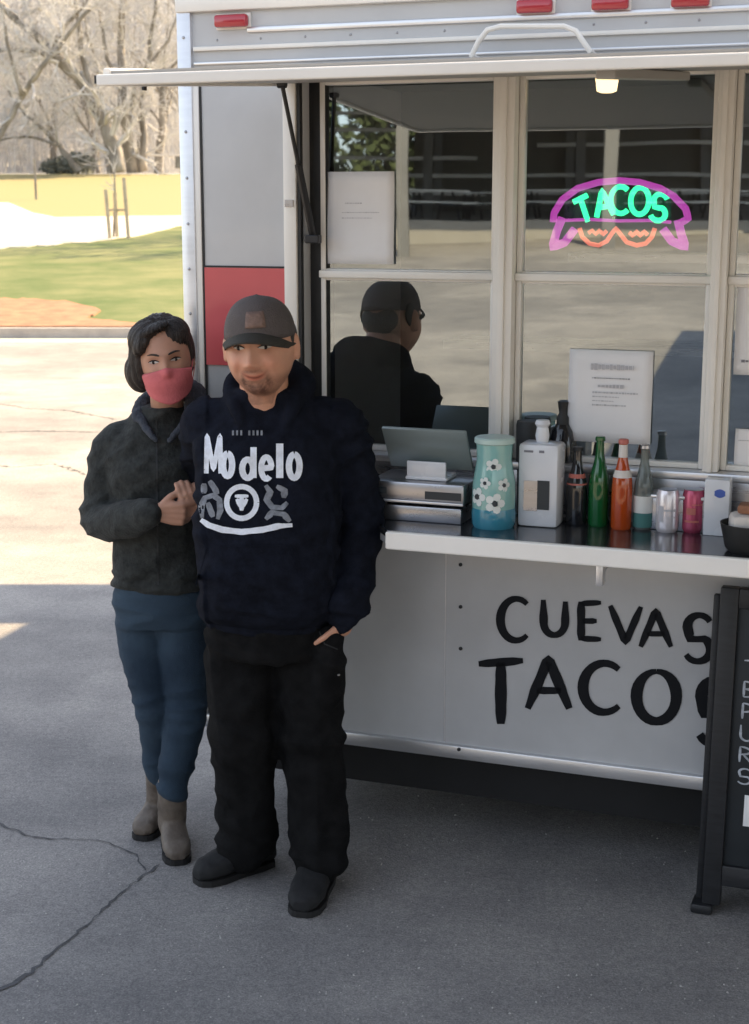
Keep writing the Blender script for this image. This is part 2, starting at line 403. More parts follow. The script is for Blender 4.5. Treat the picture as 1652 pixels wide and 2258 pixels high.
# fine brush of the wood: a mass nobody could count
def thicket(name, n, x0, x1, y0, y1, seed, h0, h1, m=M['twig'], r=.02, hf=hill):
    rnd = random.Random(seed); mb = MB()
    for i in range(n):
        y = rnd.uniform(y0, y1); x = y * rnd.uniform(x0, x1); z = hf(x, y)
        p = Vector((x, y, z - .1)); h = rnd.uniform(h0, h1); d = Vector((rnd.gauss(0, .16), rnd.gauss(0, .16), 1)).normalized()
        pts = [p + d * h * t + Vector((rnd.gauss(0, .12), rnd.gauss(0, .12), 0)) * t for t in (0, .35, .7, 1)]
        mb.tube(pts, [r * 1.6, r * 1.2, r * .8, r * .4], 3, cap=False)
        for k in range(9):
            t = rnd.uniform(.2, 1); a = p + d * h * t
            dd = Vector((rnd.gauss(0, 1), rnd.gauss(0, 1), rnd.uniform(.1, 1.2))).normalized(); l = rnd.uniform(.4, 1.5) * h / 6
            mb.tube([a, a + dd * l * .5 + Vector((0, 0, .05)), a + dd * l + Vector((0, 0, .15))], [r * .8, r * .6, r * .35], 3, cap=False)
    return tag(mb.build(name, m), 'pale leafless brush filling the wood beyond the lawn', 'brush', kind='stuff')
thicket('woodland_brush', 3600, -.36, -.07, 92, 150, 3, 2.5, 8)
# the large leaning trees at the wood's edge, limbs measured
def big_tree(name, label, D, limbs, seed, sub=3):
    base = at_D(*limbs[0][0][0], D); base.z = base.z
    t = thing(name, label, 'tree', tuple(base)); rnd = random.Random(seed)
    tr = MB(); tw = MB()
    for pts, r0, r1 in limbs:
        P = [at_D(x, y, D + rnd.uniform(-.5, .5)) for x, y in pts]; P[0] = at_D(*pts[0], D)
        P = [P[0]] + P[1:]; n = len(P)
        Q = []; RR = []
        for i in range(n - 1):
            for s in range(4):
                tt = (i + s / 4) / (n - 1); Q.append(P[i].lerp(P[i + 1], s / 4) + Vector((rnd.gauss(0, .04), rnd.gauss(0, .04), rnd.gauss(0, .03)))); RR.append(r0 + (r1 - r0) * tt)
        Q.append(P[-1]); RR.append(r1)
        tr.tube(Q, RR, 8, cap=True)
        for i in range(2, len(Q), 2):
            for s in range(2):
                d = Vector((rnd.gauss(0, 1), rnd.gauss(0, .8), rnd.gauss(.5, .8))).normalized()
                branch(tw, tw, Q[i], d, rnd.uniform(.9, 2.0), max(.02, RR[i] * .35), sub, rnd, .014)
    tr.build('trunk', M['bark'], t, world=True, smooth=True); tw.build('crown', M['twig'], t, world=True)
big_tree('bare_tree', 'large leafless tree whose thick dark trunk leans left at the lawn edge', 82, [
    ([(262, 380), (245, 310), (215, 240), (165, 165), (110, 110), (40, 45), (-30, -20)], .42, .16),
    ([(165, 165), (90, 115), (0, 108), (-80, 120)], .18, .08),
    ([(215, 240), (180, 120), (170, 20), (150, -80)], .17, .07),
    ([(110, 110), (140, 60), (190, 10), (230, -60)], .15, .05)], 21)
big_tree('bare_tree', 'leafless tree with upright forked trunks right of the dark leaning trunk', 85, [
    ([(290, 378), (280, 300), (272, 200), (268, 90), (275, -40)], .34, .16),
    ([(316, 378), (318, 300), (310, 230), (330, 120), (345, 0)], .22, .1),
    ([(272, 200), (235, 130), (225, 50), (205, -20)], .14, .05),
    ([(280, 300), (300, 180), (370, 90), (400, 10)], .13, .05)], 22)
big_tree('bare_tree', 'slender leafless tree crossing the left edge of the wood', 80, [
    ([(-60, 400), (0, 300), (50, 210), (90, 150), (140, 90), (200, 20)], .2, .1),
    ([(50, 210), (20, 120), (0, 0)], .12, .06)], 23)
big_tree('bare_tree', 'fallen-looking low bare tree with pale limbs slanting over the lawn edge', 83, [
    ([(175, 378), (130, 320), (90, 280), (55, 250), (20, 200)], .18, .07),
    ([(130, 320), (60, 300), (0, 310)], .1, .04)], 24)
# evergreen shrub at the wood's foot
def leafball(mb, c, rx, ry, rz, n, s, rnd):
    for i in range(n):
        d = Vector((rnd.gauss(0, 1), rnd.gauss(0, 1), rnd.gauss(0, 1))).normalized() * rnd.uniform(.35, 1.0)
        p = Vector(c) + Vector((d.x * rx, d.y * ry, d.z * rz)); a = Vector((rnd.gauss(0, 1), rnd.gauss(0, 1), rnd.gauss(0, 1))).normalized()
        b = a.orthogonal().normalized(); l = s * rnd.uniform(.6, 1.3)
        mb.add([p - a * l, p + b * l * .5, p + a * l, p - b * l * .5], [(0, 1, 2, 3)])
M['shrub'] = mat('grey green shrub leaves', (.10, .115, .10), .9, col2=(.2, .21, .18), vs=1.5, spec=.2)
sb = thing('shrub', 'dark grey green shrub at the foot of the bare wood', 'shrub', tuple(at_D(165, 380, 86)))
mb = MB(); leafball(mb, at_D(165, 363, 86), 1.3, 1.0, .7, 900, .13, rnd); leafball(mb, at_D(120, 368, 86), .9, .9, .5, 500, .13, rnd); mb.build('foliage', M['shrub'], sb, world=True)
mb = MB(); mb.tube([at_D(165, 382, 86), at_D(166, 360, 86)], [.08, .04], 6); mb.build('stem', M['bark'], sb, world=True)

# staked sapling and markers on the slope
x, y = on_slope(250, 524)
sp = thing('staked_sapling', 'young bare sapling held by three pale wooden stakes beside the path', 'sapling', (x, y, slope_h(y)))
for a, b in (((243, 527), (233, 418)), ((259, 524), (253, 424)), ((284, 526), (273, 392))):
    xx, yy = on_slope(*a); p = Vector((xx, yy, slope_h(yy) - .1)); q = at_D(b[0], b[1], yy)
    mb = MB(); mb.tube([p, q], [.055, .05], 6); mb.build('stake', M['stake'], sp, world=True)
mb = MB(); p = Vector((x, y, slope_h(y) - .1)); q = at_D(252, 330, y); mb.tube([p, p.lerp(q, .5) + Vector((.03, 0, 0)), q], [.035, .025, .01], 6, cap=False)
mb.build('trunk', M['bark'], sp, world=True)
mb = MB(); rr = random.Random(9)
for k in range(14):
    a = p.lerp(q, rr.uniform(.55, .98)); d = Vector((rr.gauss(0, 1), rr.gauss(0, 1), rr.uniform(.6, 1.6))).normalized()
    mb.tube([a, a + d * rr.uniform(.25, .6)], [.01, .004], 3, cap=False)
mb.build('twigs', M['twig'], sp, world=True)
mb = MB(); a = at_D(233, 463, y); b = at_D(275, 463, y); mb.tube([a, b], .03, 5); mb.build('tie', M['stake'], sp, world=True)
x, y = on_slope(80, 440)
mb = MB(); mb.tube([(x, y, slope_h(y) - .1), (x, y, slope_h(y) + 1.5)], .05, 6)
tag(mb.build('marker_post', M['bark'], origin=(x, y, slope_h(y))), 'thin dark post standing alone in the dry yellow grass', 'post')
p = at_D(396, 375, 84)
bx = thing('utility_box', 'small brown box on a post far off beside the trailer corner', 'utility box', tuple(p))
mb = MB(); mb.box(p.x - .22, p.x + .25, 83.9, 84.3, p.z + .1, p.z + .75, bev=.03); mb.build('cabinet', M['bark'], bx, world=True)
mb = MB(); mb.box(p.x + .02, p.x + .14, 83.95, 84.1, p.z - .3, p.z + .1); mb.build('post', M['stake'], bx, world=True)

# open shelter added out of view; its notched roof casts the lot's shadow edge
bl = thing('shadow_roof', 'added unseen flat roofed shelter standing just behind the trailer', 'occluder', (.6, 8.7, 0))
q = [(-.4, 9.70), (-.4, 10.4), (11, 10.4), (11, 7.0), (.80, 7.0), (1.02, 8.0), (1.46, 9.68)]; k = len(q)
mb = MB(); mb.add([(x, y, z) for z in (3.2, 3.26) for x, y in q], [tuple(range(k)), tuple(range(k, 2 * k))[::-1]] + [(i, (i + 1) % k, k + (i + 1) % k, k + i) for i in range(k)]); mb.build('roof', M['undr'], bl, world=True)
for x in (3.6, 10.6):
    for y in (7.3, 10.1):
        mb = MB(); mb.box(x - .06, x + .06, y - .06, y + .06, 0, 3.199); mb.build('post', M['steel'], bl, world=True)

# ------------------------------------------------------------------ pavilion and tables behind the photographer (mirrored in the windows)
pvd = Vector((-.58, -.815, 0)).normalized(); PV = Vector((.3, 4.1, 0)) + pvd * 41; PV.z = back_h(PV.y)
pv_rz = math.atan2(pvd.y, pvd.x) + math.pi / 2          # local -Y faces the trailer
pav = thing('picnic_pavilion', 'dark open picnic pavilion with steel posts mirrored in the serving windows', 'pavilion', tuple(PV), pv_rz + math.pi)
M['pvroof'] = mat('dark pavilion ceiling', (.10, .095, .085), .8, var=.1, vs=1)
M['tabletop'] = mat('grey table planks', (.62, .61, .59), .6, var=.15, vs=3, stretch=(1, 6, 6))
M['pvpost'] = mat('grey pavilion post', (.13, .13, .13), .6, var=.1, vs=2)
M['pvfloor'] = mat('pavilion floor', (.26, .25, .23), .9, var=.1, vs=1)
mb = MB(); mb.box(-13, 13, -9, 7.5, -.6, .04); mb.build('floor', M['pvfloor'], pav)
PX = [-11, -6.6, -2.2, 2.2, 6.6, 11]
for px in PX:
    for py in (-12.6, -1.0, 6.2):
        mb = MB(); mb.box(px - .13, px + .13, py - .13, py + .13, .04 if py > -9 else -1.2, 3.6 if py < -9 else 4.0); mb.build('post', M['pvpost'], pav)
mb = MB(); mb.add([(-13, -13.6, 3.5), (13, -13.6, 3.5), (13, .3, 6.4), (-13, .3, 6.4), (-13, -13.6, 3.75), (13, -13.6, 3.75), (13, .3, 6.65), (-13, .3, 6.65)],
                  [(0, 3, 2, 1), (4, 5, 6, 7), (0, 1, 5, 4), (2, 3, 7, 6), (1, 2, 6, 5), (0, 4, 7, 3)])
mb.add([(-13, 7.6, 3.95), (13, 7.6, 3.95), (13, .3, 6.4), (-13, .3, 6.4), (-13, 7.6, 4.2), (13, 7.6, 4.2), (13, .3, 6.65), (-13, .3, 6.65)],
       [(0, 1, 2, 3), (4, 7, 6, 5), (0, 4, 5, 1), (2, 6, 7, 3), (1, 5, 6, 2), (0, 3, 7, 4)])
mb.build('roof', M['pvroof'], pav)
mb = MB(); mb.box(-9, 3, 6.4, 6.6, .04, 3.9); mb.build('back_wall', M['pvroof'], pav)
for zz, xa, xb, yr in ((1.35, -12, 12, 5.9), (1.9, 1.0, 11, 5.6), (2.35, -9, -1, 5.7), (2.75, 2.2, 11, 4.0), (3.25, 3.0, 9.6, 3.0), (3.0, -11, -5, 3.4)):
    mb = MB(); mb.box(xa, xb, yr, yr + .1, zz, zz + .12); mb.build('rail', M['tabletop'], pav)
def picnic_table():
    t = thing('picnic_table', '', 'picnic table', (0, 0, 0), 0, 'picnic tables on the pavilion floor')
    for k in range(5): mb = MB(); mb.box(-1.2, 1.2, -.38 + k * .155, -.24 + k * .155, .72, .76); mb.build('plank', M['tabletop'], t)
    for sgn in (-1, 1): mb = MB(); mb.box(-1.2, 1.2, sgn * .72 - .14, sgn * .72 + .14, .43, .47); mb.build('bench', M['tabletop'], t)
    for sx in (-.8, .8):
        mb = MB(); mb.tube([(sx, -.7, .0), (sx, -.3, .72)], .035, 6); mb.tube([(sx, .7, 0), (sx, .3, .72)], .035, 6); mb.tube([(sx, -.8, .41), (sx, .8, .41)], .03, 6)
        mb.build('leg_frame', M['blackm'], t)
    return t
def copy_tree(o, parent=None):
    c = o.copy(); COL.objects.link(c)
    if parent: c.parent = parent
    for ch in list(o.children): copy_tree(ch, c)
    return c
ptb = picnic_table(); first = True; PM = pmat(pav)
rows = {-9.0: 'lawn-side row nearest the lot', -4.0: 'row under the front posts', .5: 'middle row', 4.0: 'back row by the wall'}
ti = 0; pos_n = ['first', 'second', 'third', 'fourth', 'fifth', 'sixth']
rows = [(-6.4, 'front row'), (-3.2, 'second row'), (0.2, 'third row'), (3.6, 'back row')]
for ry, rn in rows:
    for k, rx in enumerate((-8.2, -4.9, -1.4, 1.9, 5.4, 8.7)):
        t = ptb if first else copy_tree(ptb); first = False
        p = PM @ Vector((rx + .3 * math.sin(ry + k), ry, .04)); t.location = p; t.rotation_euler = (0, 0, pav.rotation_euler.z + .42 * math.sin(k * 3.1 + ry * 1.7)); t.location.y += .5 * math.sin(k * 5 + ry)
        t['label'] = 'picnic table, %s from the left, %s of the pavilion' % (pos_n[k], rn)
# evergreens behind the pavilion
for k in range(12):
    q = PM @ Vector((-17 + k * 3.1, 14 + 3 * math.sin(k * 2.1), 0)); q.z = back_h(max(q.y, -60)) - .2
    t = thing('evergreen_tree', 'dark evergreen tree, %s from the right behind the picnic pavilion' % ['first', 'second', 'third', 'fourth', 'fifth', 'sixth', 'seventh', 'eighth', 'ninth', 'tenth', 'eleventh', 'twelfth'][k], 'tree', tuple(q), 0, 'evergreens behind the pavilion')
    if k == 0:
        mb = MB(); mb.tube([(0, 0, 0), (0, 0, 6)], [.25, .1], 8); ev0 = mb.build('trunk', M['bark'], t)
        mb = MB(); rr = random.Random(4)
        for j in range(10): z = 1 + j * .95; leafball(mb, (0, 0, z), 2.6 - j * .2, 2.6 - j * .2, .9, 420, .28, rr)
        ev1 = mb.build('foliage', M['leafdark'], t)
    else:
        for e in (ev0, ev1): c = e.copy(); COL.objects.link(c); c.parent = t
    t.rotation_euler.z = k * 1.3

# ------------------------------------------------------------------ food trailer
TRL = thing('food_trailer', 'white grey food trailer with raised serving hatch, steel counter and black lettering', 'food trailer', tuple(TR_LOC), TR_A)
XL, XR, ZB, ZT, DEP = -.515, 4.4, .322, 2.60, 2.15
OX0, OZ0, OZ1 = -.13, 1.235, 2.325        # window opening
def tbox(name, x0, x1, y0, y1, z0, z1, m, bev=.0, parent=None):
    mb = MB(); mb.box(x0, x1, y0, y1, z0, z1, bev=bev); return mb.build(name, m, parent or TRL, smooth='auto' if bev else None)
tbox('side_wall', XL + .03, OX0, 0, .05, 1.08, OZ1, M['white'])
tbox('upper_wall', XL + .03, XR, 0, .05, OZ1, 2.53, M['white'])
tbox('service_panel', XL + .03, XR, 0, .05, ZB + .03, 1.233, M['panel'])
# rest of the box
mb = MB(); mb.box(XL, XL + .03, .05, DEP, ZB, 2.53); mb.box(XR, XR + .03, 0, DEP, ZB, 2.53); mb.box(XL, XR + .03, DEP, DEP + .04, ZB, 2.53); mb.build('rear_walls', M['white'], TRL)
mb = MB(); mb.box(XL, XR + .03, 0, DEP + .04, 2.53, 2.57); mb.build('roof', M['white'], TRL)
mb = MB(); mb.box(XL + .03, XR, .06, DEP, ZB + .01, .55); mb.build('floor', M['undr'], TRL)
mb = MB(); mb.box(XL + .1, XR - .1, .10, DEP - .1, .15, ZB); mb.box(XL + .2, XR - .2, 1.9, 1.95, .02, ZB); mb.build('chassis_light_block', M['undr'], TRL)  # deep underbody box and rear skirt added to keep light out underneath
for x in (2.2, 2.95):
    mb = MB()
    T = Matrix.Translation((x, .32, .33)) @ Matrix.Rotation(R(90), 4, 'X')
    mb.lathe([(.12, -.1), (.3, -.11), (.33, -.08), (.33, .08), (.3, .11), (.12, .1)], (0, 0, 0), 28, T); w = mb.build('wheel', M['rubber'], TRL, smooth='auto')
    mb = MB(); mb.lathe([(.05, .0), (.17, .07), (.19, .115), (.0, .115)], (0, 0, 0), 20, T); mb.build('rim', M['steel'], w, smooth='auto')
# corner and trim
tbox('corner_trim', XL - .012, XL + .035, -.014, .04, ZB, 2.53, M['alu'], .006)
tbox('panel_trim', -.482, -.462, -.008, .0, 1.08, 2.31, M['trim'], .002)
tbox('panel_seam', -.4615, -.4555, -.004, .0, 1.08, 2.31, M['rubber'])
tbox('opening_trim', -.183, -.142, -.028, .0, 1.30, 2.32, M['trim'], .004)
tbox('opening_trim', -.139, OX0 - .001, -.02, .0, 1.10, 2.32, M['rubber'])
tbox('red_square', -.455, -.186, -.006, -.001, 1.48, 1.775, M['red'])
tbox('panel_seam', -.455, -.186, -.005, -.001, 1.776, 1.781, M['rubber'])
tbox('latch', -.176, -.15, -.033, -.028, 1.955, 1.975, M['steel'])
# jamb of the opening
tbox('window_jamb', OX0, OX0 + .012, .051, .2, OZ0, OZ1, M['rubber'])
tbox('window_jamb', OX0 + .012, OX0 + .055, .045, .11, OZ0, OZ1, M['rubber'], .004)
# roof edge: rails, ribs
tbox('top_rail', XL - .012, XR, -.022, .0, 2.515, 2.575, M['trim'], .006)
tbox('upper_rib', -.30, XR, -.010, .0, 2.452, 2.468, M['alu'], .003)
tbox('upper_rib', XL + .04, XR, -.012, .0, 2.405, 2.418, M['trim'], .003)
tbox('upper_rib', XL + .04, XR, -.009, .0, 2.366, 2.374, M['alu'], .002)
mb = MB()
for k in range(16):
    mb.lathe([(.005, 0), (.004, .003), (.001, .004)], (0, 0, 0), 8, Matrix.Translation((XL + .012, -.014, .42 + k * .135)) @ Matrix.Rotation(R(90), 4, 'X'))
for k in range(34):
    mb.lathe([(.004, 0), (.003, .002), (.001, .003)], (0, 0, 0), 8, Matrix.Translation((-.40 + k * .14, 0, 2.435)) @ Matrix.Rotation(R(90), 4, 'X'))
o = mb.build('rivets', M['steel'], TRL); tag(o, kind='stuff')
tbox('hinge_rail', -.20, XR, -.03, .0, 2.318, 2.345, M['alu'], .005)
rr = random.Random(2)
mb = MB()
for k in range(26):
    x = -.45 + k * .19; mb.lathe([(.006, 0), (.005, .004), (.0015, .005)], (0, 0, 0), 8, Matrix.Translation((x, -.022, 2.56)) @ Matrix.Rotation(R(90), 4, 'X'))
o = mb.build('rivets', M['steel'], TRL); tag(o, kind='stuff')
for px, py, w in ((517, 48, .052), (1183, 17, .05), (1349, 10, .05), (1525, 3, .05), (1900, -18, .05)):
    x, z = at_w(px, py)
    if px == 517: x, z = x, 2.484
    mb = MB(); mb.box(x - w - .004, x + w + .004, -.008, .0, z - .022, z + .024, bev=.003); b = mb.build('marker_light', M['trim'], TRL, smooth='auto')
    mb = MB(); mb.box(x - w, x + w, -.034, -.008, z - .017, z + .019, bev=.008); mb.build('lens', M['redlens'], b, smooth='auto')
# lower rim
tbox('lower_rim', XL, XR, -.018, .05, ZB - .012, ZB + .03, M['alu'], .005)
for px, py in ((1016, 1245), (1016, 1338), (1016, 1430), (1016, 1648)):
    x, z = at_w(px, py); mb = MB(); mb.lathe([(.006, 0), (.0055, .003), (.001, .004)], (0, 0, 0), 10, Matrix.Translation((x, 0 if py < 1600 else -.018, z)) @ Matrix.Rotation(R(90), 4, 'X')); mb.build('screw', M['blackm'], TRL)
tbox('panel_seam', .318, .3205, -.0015, .0, ZB + .03, 1.08, M['alu'])
# bright tube handle above the hatch
hp = [(1040, 122), (1056, 90), (1075, 66), (1105, 58), (1245, 58), (1270, 68), (1285, 90), (1300, 112)]
P = []
for (x, y) in hp: a, z = at_w(x, y, .10); P.append(Vector((a, -.10, z)))
P = [Vector((P[0].x, -.03, P[0].z - .005))] + P + [Vector((P[-1].x, -.03, P[-1].z - .005))]
mb = MB(); mb.tube(P, .0075, 8); mb.build('grab_handle', M['trim'], TRL, smooth='auto')
# windows
WY = .06
def sash(x0, x1, z0, z1, fr=.016, name='window'):
    mb = MB(); mb.box(x0, x0 + fr, WY - .018, WY + .02, z0, z1, bev=.003); mb.box(x1 - fr, x1, WY - .018, WY + .02, z0, z1, bev=.003)
    mb.box(x0 + fr, x1 - fr, WY - .018, WY + .02, z1 - fr, z1, bev=.003); mb.box(x0 + fr, x1 - fr, WY - .018, WY + .02, z0, z0 + fr, bev=.003)
    w = mb.build(name, M['trim'], TRL, smooth='auto')
    mb = MB(); mb.quad((x0 + fr, WY, z0 + fr), (x1 - fr, WY, z0 + fr), (x1 - fr, WY, z1 - fr), (x0 + fr, WY, z1 - fr)); mb.build('pane', M['glass'], w)
    return w
x00 = at_w(706, 500, -.04)[0]; x01 = at_w(1095, 500, -.04)[0]; x10 = at_w(1140, 500, -.04)[0]; x11 = at_w(1575, 500, -.04)[0]; x20 = at_w(1612, 500, -.04)[0]
zm = at_w(1000, 606, -.04)[1]; ztop = 2.318
for a, b in ((x00, x01), (x10, x11), (x20, x20 + (x11 - x10)), (x20 + (x11 - x10) + .06, x20 + 2 * (x11 - x10) + .06)):
    sash(a, b, zm - .003, ztop); sash(a, b, OZ0, zm - .006)
    tbox('meeting_rail', a, b, WY - .034, WY - .0185, zm - .014, zm + .008, M['trim'], .003)
def post(x0, x1):
    w = x1 - x0
    tbox('window_post', x0 + .001, x1 - .001, .0, .12, OZ0, ztop, M['trim'], .004)
    tbox('post_strip', x0 + w * .28, x0 + w * .62, -.01, .0, OZ0, ztop, M['trim'], .003)
post(x01, x10); post(x11, x20)
tbox('window_sill', OX0, XR, -.012, .12, OZ0 - .022, OZ0 - .001, M['alu'], .004)
tbox('splash_strip', OX0, XR, -.006, .0, 1.09, 1.21, M['steel'], .001)
# interior things visible through the glass
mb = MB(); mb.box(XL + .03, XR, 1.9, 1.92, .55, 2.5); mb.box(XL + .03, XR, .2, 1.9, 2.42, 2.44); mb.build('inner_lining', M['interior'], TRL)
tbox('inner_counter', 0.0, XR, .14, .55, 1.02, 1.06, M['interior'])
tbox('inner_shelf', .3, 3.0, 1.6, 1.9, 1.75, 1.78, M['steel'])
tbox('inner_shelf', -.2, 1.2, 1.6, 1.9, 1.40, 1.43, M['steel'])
# warm lamp under trailer ceiling
x, z = at_w(1338, 200, -.45)
lm = thing('ceiling_lamp', 'small lit warm lamp glowing behind the right hand window near its top', 'lamp', tuple(W(x, .45, 2.42)), TR_A)
mb = MB(); mb.lathe([(.03, 0), (.03, -.06), (.012, -.062)], (0, 0, 0), 12); mb.build('socket', M['steel'], lm)
mb = MB(); mb.lathe([(.018, -.13), (.030, -.125), (.036, -.085), (.025, -.062)], (0, 0, 0), 16); mb.build('shade', M['lampw'], lm, smooth='auto')
# serving hatch: hinged over the windows, held level by struts
HX0, HX1 = -.178, 3.9
ht = [(-.03, 2.300), (-1.05, 2.226)]
hm = MB()
for nm, xa, xb, ta, tb, m in (('hatch', HX0 + .02, HX1 - .02, 0.004, .03, M['hatchm']),):
    vs = []
    for x in (xa, xb):
        for (y, z) in ht: vs += [(x, y, z + ta), (x, y, z + tb)]
    hm.add(vs, [(0, 2, 3, 1), (4, 5, 7, 6), (0, 1, 5, 4), (2, 6, 7, 3), (0, 4, 6, 2), (1, 3, 7, 5)])
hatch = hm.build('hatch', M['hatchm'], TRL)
def hbox(name, x0, x1, y0, y1, m, lo=-.004, hi=.036, bev=.004):
    f = lambda y: 2.300 + (y + .03) * (2.226 - 2.300) / (-1.02)
    mb = MB(); b0 = MB(); b0.box(x0, x1, y0, y1, 0, 1, bev=0)
    vs = [Vector((v.x, v.y, f(v.y) + (hi if v.z > .5 else lo))) for v in b0.v]; mb.add(vs, b0.f); o = mb.build(name, m, hatch)
    bv = o.modifiers.new('b', 'BEVEL'); bv.width = bev; bv.segments = 2; return o
hbox('edge_frame', HX0, HX1, -1.085, -1.052, M['trim'], -.003, .022)
hbox('edge_frame', HX0 - .002, HX0 + .018, -1.05, -.04, M['trim'])
hbox('edge_frame', HX1 - .018, HX1, -1.05, -.04, M['trim'])
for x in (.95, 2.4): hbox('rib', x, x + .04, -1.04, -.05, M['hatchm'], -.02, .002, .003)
for xx, dz in ((HX0 + .006, .012), (HX0 + .006, -.002),):
    pass
for (px, py) in ((241, 172), (318, 172), (318, 188)):
    x, z = at_w(px, py, 1.07) if px < 300 else at_w(px, py, .85)
    y = -1.07 if px < 300 else -.85
    mb = MB(); mb.box(HX0 - .008, HX0 - .003, y - .008, y + .008, z - .012, z + .006); mb.build('bolt', M['blackm'], hatch)
def strut(px0, py0, o0, px1, py1, o1):
    a, za = at_w(px0, py0, o0); b, zb = at_w(px1, py1, o1)
    A = Vector((a, -o0, za)); B = Vector((b, -o1, zb)); C = A.lerp(B, .52)
    mb = MB(); mb.tube([A, C], .0065, 8); mb.tube([C, B], .0115, 8); mb.lathe([(.012, -.012), (.012, .012)], (0, 0, 0), 10, Matrix.Translation(A) @ Matrix.Rotation(R(90), 4, 'Y'))
    mb.build('gas_strut', M['blackm'], TRL, smooth='auto')
strut(622, 185, .14, 690, 520, .0)
mb = MB()
a, z = at_w(690, 527, 0); mb.box(a - .014, a + .03, -.03, -.002, z - .012, z + .012, bev=.003); mb.build('strut_bracket', M['blackm'], TRL)
# counter
CZ = 1.08
def cslab(name, q, z0, z1, m, bev):
    k = len(q); mb = MB(); mb.add([(x, y, z) for z in (z0, z1) for x, y in q], [tuple(range(k))[::-1], tuple(range(k, 2 * k))] + [(i, (i + 1) % k, k + (i + 1) % k, k + i) for i in range(k)])
    o = mb.build(name, m, TRL); bv = o.modifiers.new('b', 'BEVEL'); bv.width = bev; bv.segments = 2; return o
cslab('counter_top', [(.02, -.001), (.255, -.345), (XR, -.345), (XR, -.001)], CZ - .022, CZ, M['ctop'], .002)
cslab('counter_edge', [(.27, -.3455), (.256, -.365), (XR, -.365), (XR, -.3455)], CZ - .05, CZ + .001, M['cedge'], .005)
cslab('counter_underside', [(.03, -.02), (.262, -.3445), (XR, -.3445), (XR, -.02)], CZ - .045, CZ - .0225, M['panel'], .001)
for px in (1320, 2350):
    x, z = at_w(px, 1262, .30)
    mb = MB(); mb.add([(x, -.34, CZ - .046), (x, -.0, CZ - .046), (x, -.0, CZ - .36), (x + .028, -.34, CZ - .046), (x + .028, 0, CZ - .046), (x + .028, 0, CZ - .36)],
                      [(0, 1, 2), (5, 4, 3), (0, 3, 4, 1), (1, 4, 5, 2), (0, 2, 5, 3)])
    mb = MB(); mb.box(x, x + .02, -.34, -.30, CZ - .11, CZ - .046, bev=.004); mb.box(x, x + .02, -.30, -.0, CZ - .075, CZ - .046, bev=.003)
    mb.build('counter_bracket', M['alu'], TRL, smooth='auto')
# painted lettering
def wall_letters(rows, wst):
    for ch, x0, x1, y0, y1, w in rows:
        mb = MB()
        def pl(u, v, h): a, z = at_w(u, v, .0); return Vector((a, -.0025, z))
        for s in G[ch]:
            pts = [(x0 + p[0] * (x1 - x0), y1 - p[1] * (y1 - y0)) for p in s]
            ribbon(mb, [tuple(q) for q in resample(pts, 7)], w, pl)
        mb.build('painted_letter', M['letter'], TRL)
wall_letters([('C', 1104, 1168, 1320, 1412, 18), ('U', 1196, 1250, 1322, 1400, 17), ('E', 1278, 1326, 1326, 1412, 17), ('V', 1346, 1414, 1335, 1416, 16),
              ('A', 1413, 1480, 1346, 1426, 16), ('S', 1508, 1570, 1356, 1458, 20),
              ('T', 1056, 1154, 1452, 1596, 24), ('A', 1164, 1256, 1452, 1562, 22), ('C', 1286, 1372, 1462, 1570, 22), ('O', 1404, 1492, 1480, 1590, 24), ('S', 1536, 1620, 1500, 1640, 28)], 16)

# ------------------------------------------------------------------ papers on the glass
def paper(px0, px1, py0, py1, label, off=-.052, lines=(), group=None):
    xa, zt = at_w(px0, py0, off); xb, zb = at_w(px1, py1, off)
    c = W((xa + xb) / 2, -off, zb)
    t = thing('paper_notice', label, 'notice', tuple(c), TR_A, group)
    w = (xb - xa) / 2; h = zt - zb
    mb = MB(); n = 8
    for i in range(n + 1):
        for j in range(n + 1):
            u = i / n; v = j / n; mb.v.append(Vector((-w + 2 * w * u, -.004 * math.sin(u * 3.1) - .003 * math.sin(v * 5 + u), v * h)))
    for i in range(n):
        for j in range(n): mb.f.append((i * (n + 1) + j, (i + 1) * (n + 1) + j, (i + 1) * (n + 1) + j + 1, i * (n + 1) + j + 1))
    sh = mb.build('sheet', M['paper'], t, smooth=True); md = sh.modifiers.new('s', 'SOLIDIFY'); md.thickness = .0008
    for (u0, u1, v, th, ink) in lines:
        mb = MB(); rr = random.Random(int(v * 1000)); u = u0
        while u < u1:
            du = rr.uniform(.012, .035) if th < .03 else rr.uniform(.03, .05)
            k = rr.uniform(.55, 1.0); mb.quad((-w + 2 * w * u, -.0095, h * (v - th * k / 2)), (-w + 2 * w * min(u1, u + du), -.0095, h * (v - th * k / 2)), (-w + 2 * w * min(u1, u + du), -.0095, h * (v + th * k / 2)), (-w + 2 * w * u, -.0095, h * (v + th * k / 2))); u += du + .008
        mb.build('print_line', M[ink], t)
paper(719, 869, 379, 583, 'blank looking white paper notice taped inside the upper left window', lines=[(.3, .55, .66, .012, 'inkl'), (.25, .8, .56, .01, 'inkl'), (.25, .7, .5, .01, 'inkl')])
paper(1256, 1434, 769, 981, 'white printed menu sheet standing behind the soda bottles', off=-.05, lines=[(.27, .78, .82, .07, 'inkl'), (.29, .74, .70, .014, 'ink'), (.36, .68, .615, .04, 'inkl'), (.3, .84, .545, .02, 'inkl'), (.3, .62, .50, .014, 'inkl'), (.3, .56, .455, .012, 'inkl'), (.3, .7, .41, .018, 'inkl')])
paper(1627, 1790, 618, 832, 'white sheet in the window at the right edge of the picture', lines=[(.1, .9, .15, .03, 'ink')])
paper(1622, 1700, 945, 1030, 'small bluish white sheet low in the window at the right edge', lines=[(.1, .9, .7, .03, 'inkl')])

